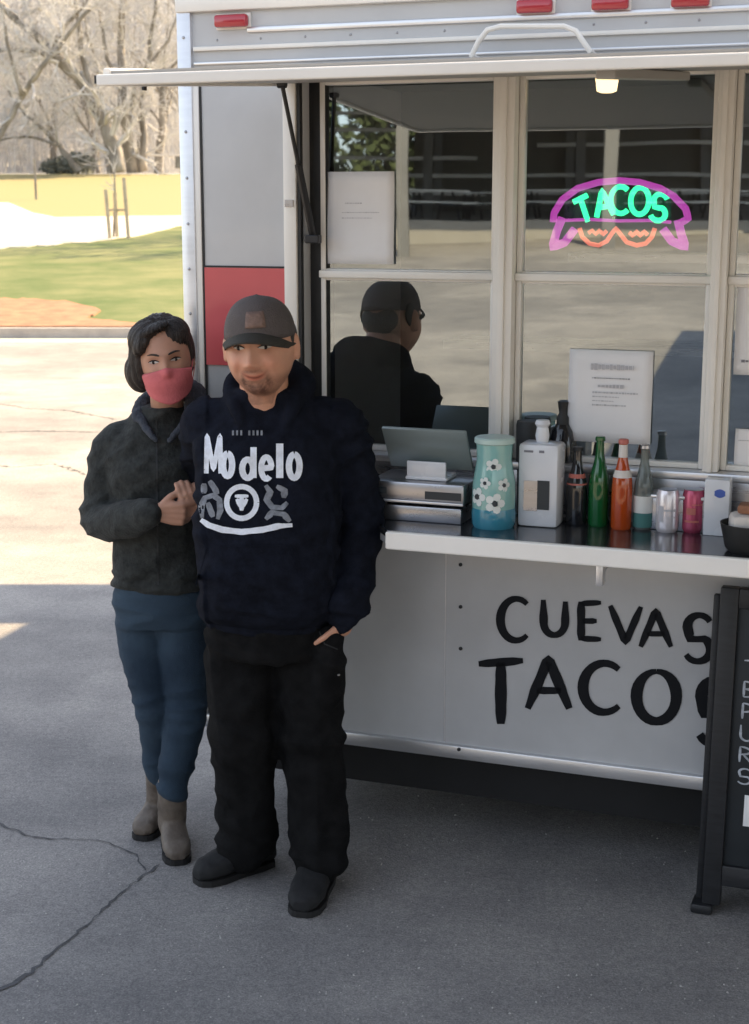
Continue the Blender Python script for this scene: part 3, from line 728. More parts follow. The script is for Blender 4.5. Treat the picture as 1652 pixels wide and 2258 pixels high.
# ------------------------------------------------------------------ neon sign behind the glass
nz0 = at_w(1365, 480, -.13)
ns = thing('neon_sign', 'lit neon sign, green letters over purple and orange taco outline, behind the window', 'neon sign', tuple(W(nz0[0], .13, nz0[1] - .1)), TR_A)
def npt(px, py, dy=0): a, z = at_w(px, py, -.13 - dy); return W(a, .13 + dy, z)
def ntube(pts, r, m, name, smooth=True, dy=0):
    q = resample(pts, 6); mb = MB(); mb.tube([npt(p.x, p.y, dy) for p in q], r, 8); mb.build(name, m, ns, world=True, smooth=True)
for ch, cx, cy, w, h, rot in (('T', 1288, 462, 34, 52, 20), ('A', 1331, 448, 38, 52, 8), ('C', 1367, 441, 40, 54, 0), ('O', 1411, 443, 40, 54, -5), ('S', 1453, 457, 36, 54, -10)):
    for s in G[ch]:
        pts = []
        for p in s:
            x = (p[0] - .5) * w; y = -(p[1] - .5) * h; c, si = math.cos(R(-rot)), math.sin(R(-rot))
            pts.append((cx + (x * c - y * si) * 1.0, cy + (x * si + y * c) * 1.1))
        ntube(pts, .0078, M['neong'], 'neon_letter')
ntube([(1220, 490), (1222, 470), (1240, 440), (1275, 415), (1320, 402), (1365, 398), (1410, 402), (1455, 415), (1485, 432), (1512, 460), (1518, 482), (1500, 492)], .0100, M['neonp'], 'outline_tube')
ntube([(1245, 486), (1300, 484), (1365, 487), (1430, 486), (1480, 490)], .0045, M['neonp'], 'outline_tube')
ntube([(1240, 480), (1228, 510), (1218, 545), (1245, 535), (1268, 505)], .012, M['neonp'], 'outline_tube')
ntube([(1495, 485), (1502, 515), (1512, 545), (1482, 532), (1462, 505)], .012, M['neonp'], 'outline_tube')
ntube([(1278, 503), (1284, 522), (1300, 537), (1320, 541), (1338, 532), (1350, 514), (1358, 503), (1368, 516), (1382, 534), (1404, 541), (1424, 537), (1438, 522), (1444, 503)], .0065, M['neono'], 'salsa_tube')
ntube([(1298, 514), (1306, 508), (1314, 516), (1322, 508), (1330, 517), (1338, 509)], .006, M['neono'], 'salsa_tube'); ntube([(1388, 512), (1396, 520), (1404, 510), (1412, 520), (1420, 510), (1428, 518)], .006, M['neono'], 'salsa_tube')
mb = MB(); pts = [(1245, 418), (1480, 418), (1480, 482), (1245, 482)]; q = [npt(x, y, .02) for x, y in pts] + [npt(x, y, .032) for x, y in pts]
mb.add(q, [(0, 1, 2, 3), (7, 6, 5, 4), (0, 4, 5, 1), (1, 5, 6, 2), (2, 6, 7, 3), (3, 7, 4, 0)]); mb.build('backing', M['neonback'], ns, world=True)
mb = MB(); mb.lathe([(.004, 0), (.004, .01)], npt(1353, 486), 8); mb.build('tube_cap', M['trim'], ns, world=True)

# ------------------------------------------------------------------ things on the counter
def cpos(px, py): p = at_z(px, py, CZ); return p
def cwid(px0, px1, py):
    return (at_z(px1, py, CZ) - at_z(px0, py, CZ)).length
def chei(px, py0, pbase):
    p = at_z(px, pbase, CZ); r = ray(px, py0); t = p.y / r.y; return CAM_H + r.z * t - CZ
M['aqua'] = clear_glass('aqua drink in glass', (.30, .58, .55), .85, .12)
M['aquab'] = clear_glass('blue glass base', (.06, .30, .42), .85, .08)
M['flower'] = mat('white flower paint', (.75, .8, .78), .5)
M['lidm'] = mat('pale green lid', (.50, .66, .62), .35)
M['wplast'] = mat('white glossy plastic', (.72, .74, .78), .25, coat=.4, var=.02, vs=5)
M['green'] = clear_glass('green glass', (.01, .13, .035), .8)
M['orange'] = clear_glass('orange soda', (.50, .075, .012), .88)
M['clear'] = clear_glass('clear glass', (.30, .34, .33), .42)
M['darkb'] = clear_glass('dark cola glass', (.014, .016, .02), .95, .1)
M['label'] = mat('bottle label', (.72, .74, .72), .6)
M['labelg'] = mat('teal label band', (.06, .2, .19), .6)
M['labelr'] = mat('coral label', (.52, .16, .13), .6)
M['yel'] = mat('pale yellow label', (.62, .64, .42), .6)
M['can'] = mat('silver white can', (.78, .74, .77), .22, metal=.35)
M['pink'] = mat('pink printed can', (.55, .09, .17), .25, metal=.3, col2=(.30, .05, .10), vs=14)
M['cream'] = mat('cream cap', (.7, .66, .62), .5)
M['tealm'] = mat('tablet shell', (.33, .39, .39), .3, metal=.4)
M['bluep'] = mat('blue print', (.06, .12, .45), .5)
# aqua jar
p = cpos(1088, 1160); r = cwid(1040, 1136, 1160) / 2; h = chei(1088, 963, 1160)
j = thing('drink_jar', 'aqua drink jar with white painted flowers and a pale lid on the counter', 'jar', tuple(p), TR_A)
mb = MB(); mb.lathe([(r * .93, 0), (r * 1.0, .01), (r * 1.02, .04), (r * .98, .055)], (0, 0, 0), 32); mb.build('base', M['aquab'], j, smooth='auto')
mb = MB(); mb.lathe([(r * .98, .0552), (r * 1.0, .09), (r * .97, h * .5), (r * .86, h * .66), (r * .80, h * .76), (r * .84, h * .93)], (0, 0, 0), 32); jb = mb.build('glass_body', M['aqua'], j, smooth='auto')
mb = MB(); mb.lathe([(r * .86, h * .9302), (r * .92, h * .94), (r * .92, h * .985), (r * .86, h)], (0, 0, 0), 32); mb.build('lid', M['lidm'], j, smooth='auto')
def petal(mb, cx, cz, s, rad):
    for k in range(5):
        a = k * 1.257; pts = []
        for q in range(8):
            b = q / 8 * 6.283; u = cx + (math.cos(a) * .6 + math.cos(b) * .38) * s; v = cz + (math.sin(a) * .6 + math.sin(b) * .38) * s
            th = u / rad; pts.append((rad * math.sin(th), -rad * math.cos(th), v))
        mb.add(pts, [tuple(range(8))])
for cx, cz, s in ((.012, h * .70, .024), (-.034, h * .36, .028), (.02, h * .3, .03), (-.01, h * .52, .018), (.045, h * .5, .02)):
    mb = MB(); rad = (r * 1.012 if cz < h * .5 else r * .985 if cz < h * .6 else r * .86); petal(mb, cx, cz, s, rad); mb.build('flower', M['flower'], j)
    mb = MB(); mb.lathe([(s * .3, 0), (s * .2, .003)], (0, 0, 0), 8, Matrix.Translation((rad * math.sin(cx / rad), -rad * math.cos(cx / rad) - .001, cz)) @ Matrix.Rotation(R(90), 4, 'X')); mb.build('flower_centre', M['neonback'], j)
# dispenser
p = cpos(1192, 1156); w = cwid(1148, 1237, 1156) / 2; h = chei(1192, 975, 1156)
dsp = thing('soap_dispenser', 'white pump dispenser box with a dark window beside the aqua jar', 'dispenser', tuple(p), TR_A)
mb = MB(); mb.box(-w, w, -.045, .045, 0, h, bev=.010); mb.build('housing', M['wplast'], dsp, smooth='auto')
mb = MB(); mb.box(-w * .68, 0, -.0475, -.04, h * .2, h * .56); mb.build('window', M['steel'], dsp)
mb = MB(); mb.box(0, w * .6, -.0475, -.04, h * .22, h * .57); mb.build('window', M['neonback'], dsp)
mb = MB(); mb.box(-w * .7, -w * .25, -.0465, -.044, h * .90, h * .925); mb.box(w * .05, w * .3, -.0465, -.044, h * .9, h * .93); mb.build('print', M['ink'], dsp)
mb = MB(); hh = chei(1192, 926, 1156); mb.lathe([(.017, h), (.02, h + .02), (.016, hh - .02), (.022, hh - .01), (.018, hh)], (0, 0, 0), 16); mb.build('pump', M['wplast'], dsp, smooth='auto')
# black cup, black pump bottle, dark things behind (stand by the window)
p = cpos(1165, 1132)
mb = MB(); mb.lathe([(.034, 0), (.036, .02), (.04, .26), (.037, .272)], (0, 0, 0), 24); o = mb.build('black_tumbler', M['rubber'], smooth='auto'); o.location = p
tag(o, 'tall black tumbler behind the white dispenser', 'tumbler')
p = cpos(1236, 1132); t = thing('pump_bottle', 'black squeeze bottle with a narrow nozzle behind the dispenser', 'bottle', tuple(p), TR_A)
h = chei(1236, 885, 1132)
mb = MB(); mb.lathe([(.034, 0), (.038, .01), (.038, h * .6), (.03, h * .74), (.019, h * .8)], (0, 0, 0), 24); mb.build('bottle', M['darkb'], t, smooth='auto')
mb = MB(); mb.lathe([(.018, h * .8001), (.018, h * .86), (.011, h * .9), (.014, h * .95), (.016, h)], (0, 0, 0), 16); mb.build('nozzle', M['rubber'], t, smooth='auto')
def bottle(name, label, px0, px1, pb, pt, m, capm, labels, shape='long', neckc=None, dy=0.0):
    cx = (px0 + px1) / 2; p = cpos(cx, pb) + Vector((0, dy, 0)); r = cwid(px0, px1, pb) / 2; h = chei(cx, pt, pb)
    t = thing(name, label, 'bottle', tuple(p), TR_A, 'soda bottles lined up on the counter')
    prof = {'long': [(r * .9, 0), (r, .006), (r, h * .45), (r * .93, h * .56), (r * .6, h * .70), (r * .42, h * .8), (r * .38, h * .95)],
            'cola': [(r * .9, 0), (r, .006), (r * .92, h * .2), (r * .98, h * .4), (r * .9, h * .56), (r * .5, h * .74), (r * .4, h * .84), (r * .38, h * .95)]}[shape]
    mb = MB(); mb.lathe(prof, (0, 0, 0), 24); mb.build('glass_body', m, t, smooth='auto')
    mb = MB(); mb.lathe([(r * .46, h * .9502), (r * .5, h * .955), (r * .48, h * .99), (r * .4, h)], (0, 0, 0), 16); mb.build('cap', capm, t, smooth='auto')
    for z0, z1, lm in labels:
        rr0 = np.interp(z0 * h, [q[1] for q in prof], [q[0] for q in prof]); rr1 = np.interp(z1 * h, [q[1] for q in prof], [q[0] for q in prof])
        mb = MB(); mb.lathe([(rr0 + .0008, z0 * h), (rr1 + .0008, z1 * h)], (0, 0, 0), 24); mb.build('label', lm, t, smooth='auto')
bottle('soda_bottle', 'dark cola bottle with a coral neck label left of the green bottle', 1246, 1294, 1155, 985, M['darkb'], M['blackm'], [(.52, .66, M['labelr'])], 'cola')
bottle('soda_bottle', 'green glass soda bottle between the cola and the orange soda', 1296, 1341, 1158, 962, M['green'], M['green'], [], 'long')
bottle('soda_bottle', 'orange soda bottle with a cream neck', 1346, 1392, 1165, 968, M['orange'], M['labelr'], [(.58, .66, M['cream']), (.80, .94, M['cream'])], 'long')
bottle('soda_bottle', 'clear glass soda bottle with a white and teal label', 1395, 1438, 1165, 980, M['clear'], M['steel'], [(.2, .40, M['label']), (.03, .199, M['labelg'])], 'long')
def can(name, label, px0, px1, pb, pt, m):
    cx = (px0 + px1) / 2; p = cpos(cx, pb); r = cwid(px0, px1, pb) / 2; h = chei(cx, pt, pb) - .004
    t = thing(name, label, 'can', tuple(p), 0, 'drink cans on the counter')
    mb = MB(); mb.lathe([(r * .82, 0), (r * .98, .008), (r, .014), (r, h - .012), (r * .9, h - .003), (r * .88, h)], (0, 0, 0), 28); mb.build('can_body', m, t, smooth='auto')
    mb = MB(); mb.lathe([(r * .87, h + .0002), (r * .8, h + .0015), (r * .2, h + .0015)], (0, 0, 0), 20); mb.build('lid', M['steel'], t, smooth='auto')
can('drink_can', 'plain silver white can beside the clear bottle', 1445, 1495, 1171, 1076, M['can'])
can('drink_can', 'pink printed can beside the white box', 1503, 1551, 1172, 1076, M['pink'])
p = cpos(1580, 1177); w = cwid(1553, 1607, 1177) / 2; h = chei(1580, 1054, 1177)
t = thing('snack_box', 'white carton with a blue mark right of the pink can', 'carton', tuple(p), TR_A)
mb = MB(); mb.box(-w, w, -.03, .03, 0, h, bev=.003); mb.build('carton', M['wplast'], t, smooth='auto')
mb = MB(); pts = [(.008 + .014 * math.cos(a / 12 * 6.283) * (1 + .2 * (a % 2)), -.0312, h * .76 + .012 * math.sin(a / 12 * 6.283)) for a in range(12)]; mb.add(pts, [tuple(range(12))]); mb.build('blue_mark', M['bluep'], t)
def wrap_marks(parent, name, rad, m, marks):
    for (a0, a1, z0, z1) in marks:
        mb = MB(); n = 6; vs = []
        for i in range(n + 1):
            a = R(-90 + a0 + (a1 - a0) * i / n); vs += [(rad * math.cos(a), rad * math.sin(a), z0), (rad * math.cos(a), rad * math.sin(a), z1)]
        mb.add(vs, [(2 * i, 2 * i + 2, 2 * i + 3, 2 * i + 1) for i in range(n)]); mb.build(name, m, parent)
for o in list(COL.objects):
    if o.get('category') == 'can':
        body_ = [c for c in o.children if c.name.startswith('can_body')][0]; rr_ = max(v.co.x for v in body_.data.vertices) + .0004
        pk = 'pink' in o['label']
        wrap_marks(o, 'print_band', rr_, M['labelr'] if pk else M['inkl'], [(-60, 20, .030, .036), (-50, 0, .052, .070), (-20, 40, .078, .081)] if pk else [(-30, 40, .060, .066), (-10, 30, .042, .045), (-60, -30, .03, .075)])
    if o.get('category') == 'bottle' and 'clear glass' in o['label']: wrap_marks(o, 'label_print', .0225, M['bluep'], [(-30, 30, .062, .068)])
# napkin tray / black bowl on the right
p = cpos(1650, 1215); t = thing('serving_basket', 'black basket holding wrapped food at the right end of the counter in view', 'basket', tuple(p), TR_A)
mb = MB(); mb.lathe([(.05, 0), (.06, .01), (.075, .075), (.072, .075), (.057, .012)], (0, 0, 0), 28); mb.build('basket', M['rubber'], t, smooth='auto')
mb = MB(); mb.box(-.05, .045, -.04, .04, .04, .10, T=Matrix.Rotation(R(14), 4, 'Z'), bev=.015); mb.build('wrapped_food', M['cream'], t, smooth='auto')
mb = MB(); mb.box(-.03, .05, -.03, .03, .101, .125, bev=.008); mb.build('bread', mat('brown bread', (.28, .13, .07), .7, var=.3, vs=30), t, smooth='auto')
# steel tray behind the cans
x0, z0 = at_w(1438, 1060, .03); x1, _ = at_w(1562, 1060, .03)
t = thing('steel_tray', 'low steel tray standing behind the cans', 'tray', tuple(W((x0 + x1) / 2, -.05, CZ)), TR_A)
w = (x1 - x0) / 2
mb = MB(); mb.box(-w, w, -.035, .035, 0, .09, bev=.004); mb.build('tray_body', M['steel'], t, smooth='auto')
mb = MB(); mb.box(-w - .006, w + .006, -.042, .042, .0902, .1, bev=.003); mb.build('rim', M['alu'], t, smooth='auto')
# register: cash drawer and tablet
x0, _ = at_w(838, 1100, .12); x1, _ = at_w(1045, 1100, .12); xc = (x0 + x1) / 2; w = (x1 - x0) / 2
cd = thing('cash_drawer', 'grey steel cash drawer standing on the counter behind the man', 'cash drawer', tuple(W(xc, -.12, CZ)), TR_A)
mb = MB(); mb.box(-w, w, -.10, .10, .055, .115, bev=.006); mb.build('body', M['steel'], cd, smooth='auto')
mb = MB(); mb.box(-w + .005, w - .01, -.09, .09, .0, .045, bev=.004); mb.build('drawer', M['steel'], cd, smooth='auto')
mb = MB(); mb.box(-w * .82, -w * .6, -.1015, -.098, .077, .097); mb.box(w * .2, w * .95, -.1015, -.098, .07, .092); mb.build('slot', M['neonback'], cd)
mb = MB(); mb.box(-w, w, -.108, -.101, .056, .064, bev=.002); mb.build('lip', M['alu'], cd, smooth='auto')
tb = thing('payment_tablet', 'grey payment tablet tilted on a white stand above the cash drawer', 'tablet', tuple(W(xc + .02, -.12, CZ + .115)), TR_A)
T = Matrix.Translation((-.005, -.035, .088)) @ Matrix.Rotation(R(34), 4, 'X')
mb = MB(); mb.box(-.125, .125, -.006, .006, -.074, .074, T=T, bev=.005); mb.build('tablet', M['tealm'], tb, smooth='auto')
mb = MB(); mb.box(-.062, .062, -.068, .04, .001, .012, bev=.004); mb.box(-.058, .058, -.066, -.056, .01, .055, bev=.003); mb.build('stand', M['wplast'], tb, smooth='auto')

# ------------------------------------------------------------------ chalkboard leaning under the counter
M['chalkb'] = mat('black chalkboard', (.014, .018, .022), .6, var=.35, vs=4)
M['bframe'] = mat('black stained frame', (.018, .019, .022), .5, var=.3, vs=12, stretch=(1, 1, 8))
M['chalk'] = mat('chalk', (.42, .45, .5), .9, var=.3, vs=60)
fa = at_z(1548, 2008, 0); ta = at_D(1582, 1292, 3.965)
bd = thing('chalkboard_sign', 'black framed chalkboard menu standing under the counter at the right edge', 'sign', (fa.x, fa.y, 0), TR_A)
ux = Vector((math.cos(TR_A), math.sin(TR_A), 0)); up = (Vector((fa.x + .02, ta.y, ta.z)) - Vector((fa.x, fa.y, 0))).normalized(); nn = ux.cross(up)
def BP(u, v, d=0.0): return Vector((fa.x, fa.y, 0)) + ux * u + up * v + nn * d
HH = ta.z / up.z
def bbox(name, u0, u1, v0, v1, d0, d1, m, bev=.004, par=None):
    mb = MB(); q = MB(); q.box(u0, u1, d0, d1, v0, v1, bev=bev); mb.add([BP(v.x, v.z, -v.y) for v in q.v], [f[::-1] for f in q.f]); return mb.build(name, m, par or bd, world=True, smooth='auto')
bbox('frame_rail', 0, .05, .03, HH, -.02, .02, M['bframe']); bbox('frame_rail', .60, .65, .03, HH, -.02, .02, M['bframe'])
bbox('frame_rail', .0501, .5999, HH - .055, HH, -.02, .02, M['bframe']); bbox('frame_rail', .0501, .5999, .09, .15, -.02, .02, M['bframe'])
bbox('board', .0502, .5998, .1501, HH - .0551, -.008, .008, M['chalkb'], .001)
bbox('leg', -.022, -.002, 0, HH - .03, .02, .045, M['bframe']); bbox('leg', .64, .66, 0, HH - .03, .02, .045, M['bframe'])
bbox('foot', -.03, .03, 0, .029, -.03, .05, M['bframe'], .008); bbox('foot', .60, .66, 0, .029, -.03, .05, M['bframe'], .008)
yy = HH - .24
for ch in ('T', 'B', 'P', 'U', 'R', 'S'):
    for kk, cc in enumerate((ch, 'E' if ch in 'TBR' else 'O')):
        mb = MB()
        for s in G[cc]:
            pts = [(.074 + kk * .048 + q[0] * .038, yy + q[1] * .044) for q in s]
            ribbon(mb, [tuple(q) for q in resample(pts, .004)], .0065, lambda a, b, h: BP(a, b, .0098))
        mb.build('chalk_letter', M['chalk'], bd, world=True)
    yy -= .062
bbox('sticker', .098, .19, .27, .36, -.0105, -.0085, M['paper'], .0005)
# ------------------------------------------------------------------ people
def nz(p, s, o=0.0): return noise.noise(Vector((p[0] * s[0] + o, p[1] * s[1] - o, p[2] * s[2] + o * .5)))
def ell(mb, c, r, T=None, n=20, m=14):
    c = Vector(c); vs = []; fs = []
    for j in range(m + 1):
        ph = math.pi * j / m
        for k in range(n):
            t = 2 * math.pi * k / n; v = Vector((r[0] * math.sin(ph) * math.cos(t), r[1] * math.sin(ph) * math.sin(t), r[2] * math.cos(ph)))
            vs.append(c + (T @ v if T else v))
    for j in range(m):
        for k in range(n): fs.append((j * n + k, (j + 1) * n + k, (j + 1) * n + (k + 1) % n, j * n + (k + 1) % n))
    mb.add(vs, fs)
def limb(mb, pts, n=16, sub=6):
    """pts: (point, radius); catmull smoothed tapered limb with round ends"""
    P = [Vector(p) for p, r in pts]; RR = [r for p, r in pts]; Q = []; S = []
    for i in range(len(P) - 1):
        p0 = P[max(0, i - 1)]; p1 = P[i]; p2 = P[i + 1]; p3 = P[min(len(P) - 1, i + 2)]
        for k in range(sub):
            t = k / sub
            Q.append(.5 * ((2 * p1) + (p2 - p0) * t + (2 * p0 - 5 * p1 + 4 * p2 - p3) * t * t + (3 * p1 - p0 - 3 * p2 + p3) * t ** 3)); S.append(RR[i] + (RR[i + 1] - RR[i]) * (t * t * (3 - 2 * t)))
    Q.append(P[-1]); S.append(RR[-1])
    d0 = (Q[0] - Q[1]).normalized(); d1 = (Q[-1] - Q[-2]).normalized()
    A = [(Q[0] + d0 * S[0] * math.sin(a), S[0] * math.cos(a)) for a in (1.45, 1.05, .6, .3)]
    B = [(Q[-1] + d1 * S[-1] * math.sin(a), S[-1] * math.cos(a)) for a in (.3, .6, 1.05, 1.45)]
    Q2 = [a[0] for a in A] + Q + [b[0] for b in B]; S2 = [a[1] for a in A] + S + [b[1] for b in B]
    mb.tube(Q2, S2, n)
def loft(mb, rings, n=40, sub=4):
    """rings: (cx, cy, z, a, b, exponent)"""
    RG = []
    for i in range(len(rings) - 1):
        a = rings[i]; b = rings[i + 1]; p = rings[max(0, i - 1)]; q = rings[min(len(rings) - 1, i + 2)]
        for k in range(sub):
            t = k / sub
            RG.append([.5 * (2 * a[j] + (b[j] - p[j]) * t + (2 * p[j] - 5 * a[j] + 4 * b[j] - q[j]) * t * t + (3 * a[j] - p[j] - 3 * b[j] + q[j]) * t ** 3) for j in range(6)])
    RG.append(list(rings[-1])); vs = []; fs = []
    for cx, cy, z, a, b, e in RG:
        for k in range(n):
            t = 2 * math.pi * k / n; c, s = math.cos(t), math.sin(t)
            vs.append(Vector((cx + a * math.copysign(abs(c) ** (2 / e), c), cy + b * math.copysign(abs(s) ** (2 / e), s), z)))
    for i in range(len(RG) - 1):
        for k in range(n): k2 = (k + 1) % n; fs.append((i * n + k, i * n + k2, (i + 1) * n + k2, (i + 1) * n + k))
    fs.append(tuple(range(n))[::-1]); fs.append(tuple((len(RG) - 1) * n + k for k in range(n)))
    mb.add(vs, fs)
def fuse(name, mb, m, parent, voxel=.006, it=6, disp=None, tint=None, fac=.5):
    me = bpy.data.meshes.new('tmp'); me.from_pydata([tuple(v) for v in mb.v], [], mb.f)
    bm = bmesh.new(); bm.from_mesh(me); bmesh.ops.recalc_face_normals(bm, faces=bm.faces); bm.to_mesh(me); bm.free()
    o = bpy.data.objects.new('tmp', me); COL.objects.link(o)
    r = o.modifiers.new('r', 'REMESH'); r.mode = 'VOXEL'; r.voxel_size = voxel
    s = o.modifiers.new('s', 'SMOOTH'); s.iterations = it; s.factor = fac
    dg = bpy.context.evaluated_depsgraph_get(); dg.update()
    nm = bpy.data.meshes.new_from_object(o.evaluated_get(dg)); nm.name = name
    bpy.data.objects.remove(o); bpy.data.meshes.remove(me)
    nv = len(nm.vertices); co = np.empty(nv * 3); nm.vertices.foreach_get('co', co); co = co.reshape(-1, 3)
    if disp:
        no = np.empty(nv * 3); nm.vertex_normals.foreach_get('vector', no); no = no.reshape(-1, 3)
        d = np.array([disp(p, q) for p, q in zip(co, no)]); co = co + no * d[:, None]
    if tint:
        at = nm.color_attributes.new('tint', 'FLOAT_COLOR', 'POINT')
        cc = np.ones((nv, 4)); cc[:, :3] = tint(co); at.data.foreach_set('color', cc.ravel())
    world = co.copy()
    mi = np.array(pmat(parent).inverted()); co = co @ mi[:3, :3].T + mi[:3, 3]
    nm.vertices.foreach_set('co', co.ravel()); nm.polygons.foreach_set('use_smooth', [True] * len(nm.polygons)); nm.update()
    nm.materials.clear(); nm.materials.append(m)
    ob = bpy.data.objects.new(name, nm); COL.objects.link(ob); ob.parent = parent
    polys = [tuple(p.vertices) for p in nm.polygons]
    bvh = BVHTree.FromPolygons([Vector(v) for v in world], polys)
    return ob, bvh
def head_mesh(mb, T, sex, s=1.0):
    n, m = 96, 72; vs = []; fs = []
    g = lambda x, y, sx, sy: math.exp(-(x / sx) ** 2 - (y / sy) ** 2)
    for j in range(m + 1):
        ph = math.pi * j / m
        for k in range(n):
            t = 2 * math.pi * k / n; sx, sy, sz = math.sin(ph) * math.cos(t), math.sin(ph) * math.sin(t), math.cos(ph)
            x, y, z = sx * .076, sy * .096, sz * .117
            lo = max(0, -z / .117)
            jw = .09 if sex == 'm' else .30
            x *= 1 - jw * lo ** 1.3; y = y * (1 - .10 * lo) - .012 * lo
            if z < -.04 and y > 0: y *= 1 - .4 * lo
            zm_ = z - (13 * x * x if sex == 'm' else 0)
            if y < 0:
                k_ = 1.0 if y < -.02 else -y / .02; d = 0
                ns_ = 1.0 if sex == 'm' else .8
                d += ns_ * (.023 * g(x, z + .026, .0125, .014) + .015 * g(x, z + .008, .010, .026) + .010 * g(abs(x) - .013, z + .031, .008, .008))
                d += .006 * g(abs(x) - .022, z - .028, .024, .009)                      # brow
                d -= .010 * g(abs(x) - .031, z - .010, .015, .012)                      # sockets
                d += .007 * g(abs(x) - .042, z + .030, .020, .020)                      # cheeks
                d += .006 * g(x, zm_ + .056, .027, .005) + .007 * g(x, zm_ + .066, .018, .006) - .005 * g(x, zm_ + .061, .028, .0022)
                d -= .004 * g(x, z + .078, .02, .006)
                d += .010 * g(x, z + .096, .020, .014)                                   # chin
                d += (.007 * g(abs(x) - .050, z + .055, .022, .025) + .006 * g(abs(x) - .040, z + .026, .017, .015)) * (sex == 'm'); d -= .0065 * g(abs(x) - .030 - .25 * max(0, -.03 - z), z + .045, .0045, .018) * (sex == 'm')     # smile fold
                y -= d * k_
            vs.append(T @ (Vector((x, y, z)) * s))
    for j in range(m):
        for k in range(n): fs.append((j * n + k, (j + 1) * n + k, (j + 1) * n + (k + 1) % n, j * n + (k + 1) % n))
    mb.add(vs, fs)
    for sg in (-1, 1):
        ell(mb, T @ (Vector((sg * .077, .012, -.004)) * s), (.008 * s, .017 * s, .031 * s), T.to_3x3() @ Matrix.Rotation(R(sg * 18), 3, 'Z'))
        ell(mb, T @ (Vector((sg * .079, .004, -.024)) * s), (.007 * s, .009 * s, .013 * s), T.to_3x3())
def hand(mb, wrist, f, side, nrm, curl, s=1.0, thumb_curl=.5, spread=.05):
    """f: direction wrist->fingers, side: towards the thumb, nrm: back of hand"""
    f = Vector(f).normalized(); nrm = Vector(nrm); nrm = (nrm - f * nrm.dot(f)).normalized(); sd_ = f.cross(nrm)
    if sd_.dot(Vector(side)) < 0: sd_ = -sd_
    w = Vector(wrist); B = Matrix((sd_, nrm, f)).transposed()
    for off, ln in ((-.026, .078), (-.009, .084), (.009, .086), (.026, .082)):
        limb(mb, [(w + f * .005 * s + sd_ * off * .55 * s, .016 * s), (w + f * .045 * s + sd_ * off * .95 * s, .0145 * s), (w + f * ln * s + sd_ * off * 1.1 * s, .0115 * s)], 10, 3)
    lens = [(.034, .024, .020), (.042, .028, .022), (.045, .030, .023), (.040, .026, .022)]
    for i, off in enumerate((-.030, -.010, .010, .030)):
        p = w + f * (.082 if i else .076) * s + sd_ * off * s; a = curl * (.55 + .12 * (3 - i)); pts = [(p, .0098 * s)]
        for q, l in enumerate(lens[i]):
            d = f * math.cos(a) - nrm * math.sin(a) + sd_ * (off * spread * 30) * .2; p = p + d.normalized() * l * s; pts.append((p, (.0092, .0084, .0072)[q] * s)); a += curl * (.95 if q == 0 else .6)
        limb(mb, pts, 10, 3)
    p = w + f * .018 * s + sd_ * .022 * s; d = (f * .62 + sd_ * .75 - nrm * .25).normalized(); pts = [(p, .0145 * s)]
    for l, r_ in ((.036, .012), (.030, .0105), (.024, .0088)):
        p = p + d * l * s; pts.append((p, r_ * s)); d = (d + (f * .5 - sd_ * .35 - nrm * .5) * thumb_curl).normalized()
    limb(mb, pts, 10, 3)
def face_bits(parent, bvh, T, s, eyes, iris, browc, lashc, smile=False, sx=1.0):
    Rm = T.to_3x3()
    def surf(x, z):
        o = T @ (Vector((x, -.3, z)) * s); d = (Rm @ Vector((0, 1, 0))).normalized(); h = bvh.ray_cast(o, d)
        return h[0], h[1]
    fwd = Rm @ Vector((0, -1, 0))
    for sg in (-1, 1):
        ez = eyes[0 if sg < 0 else 1]
        c, nn_ = surf(sg * .0315, ez); op = .0052 * sx
        mb = MB(); pts = []; k = 14
        for i in range(k):
            a = i / k * 6.283; x = .0145 * math.cos(a); z = op * math.sin(a) * (1 - .25 * abs(math.cos(a)))
            h = surf(sg * .0315 + x, ez + z)[0]; pts.append(h + fwd * (.0012 + .0015 * (1 - abs(math.cos(a)))))
        mb.add(pts + [c + fwd * .0042], [(i, (i + 1) % k, k) for i in range(k)])
        e = mb.build('eye', M['sclera'], parent, world=True, smooth=True)
        mb = MB(); q = c + fwd * .0046; ax = Rm @ Vector((1, 0, 0)); az = Rm @ Vector((0, 0, 1)); r_ = .0058 * s
        mb.add([q + ax * r_ * math.cos(i / 12 * 6.283) + az * min(op * .9, r_ * math.sin(i / 12 * 6.283)) * 1.0 for i in range(12)] + [q + fwd * .0012], [(i, (i + 1) % 12, 12) for i in range(12)])
        mb.build('iris', iris, e, world=True)
        mb = MB(); pts = [surf(sg * .0315 + x, ez + op * (1 - (x / .017) ** 2) * 1.1)[0] + fwd * .0025 for x in np.linspace(-.0155, .0155, 9)]
        mb.tube(pts, [.0008, .0014, .0018, .002, .002, .002, .0018, .0014, .0008], 6); mb.build('lashes', lashc, parent, world=True)
        mb = MB(); pts = [surf(sg * (.013 + .034 * t), ez + .0175 + .005 * math.sin(t * 2.6))[0] + fwd * .0008 for t in np.linspace(0, 1, 9)]
        mb.tube(pts, [.0018, .0028, .0034, .0034, .0032, .0028, .0024, .0018, .001], 6); mb.build('eyebrow', browc, parent, world=True)
M['skin'] = mat('skin', (.62, .325, .215), .48, var=.05, vs=30, bump=.05, bs=220, attr='tint', spec=.4)
M['skin'].node_tree.nodes['Principled BSDF'].inputs['Subsurface Weight'].default_value = .12
M['skin'].node_tree.nodes['Principled BSDF'].inputs['Subsurface Radius'].default_value = (.012, .005, .003)
M['sclera'] = mat('eye white', (.50, .46, .43), .3)
M['iris'] = mat('dark iris', (.018, .012, .009), .12)
M['hair'] = mat('black brown hair', (.016, .013, .012), .42, col2=(.05, .038, .032), vs=30, stretch=(7, 7, 1), bump=.7, bs=60, spec=.4)
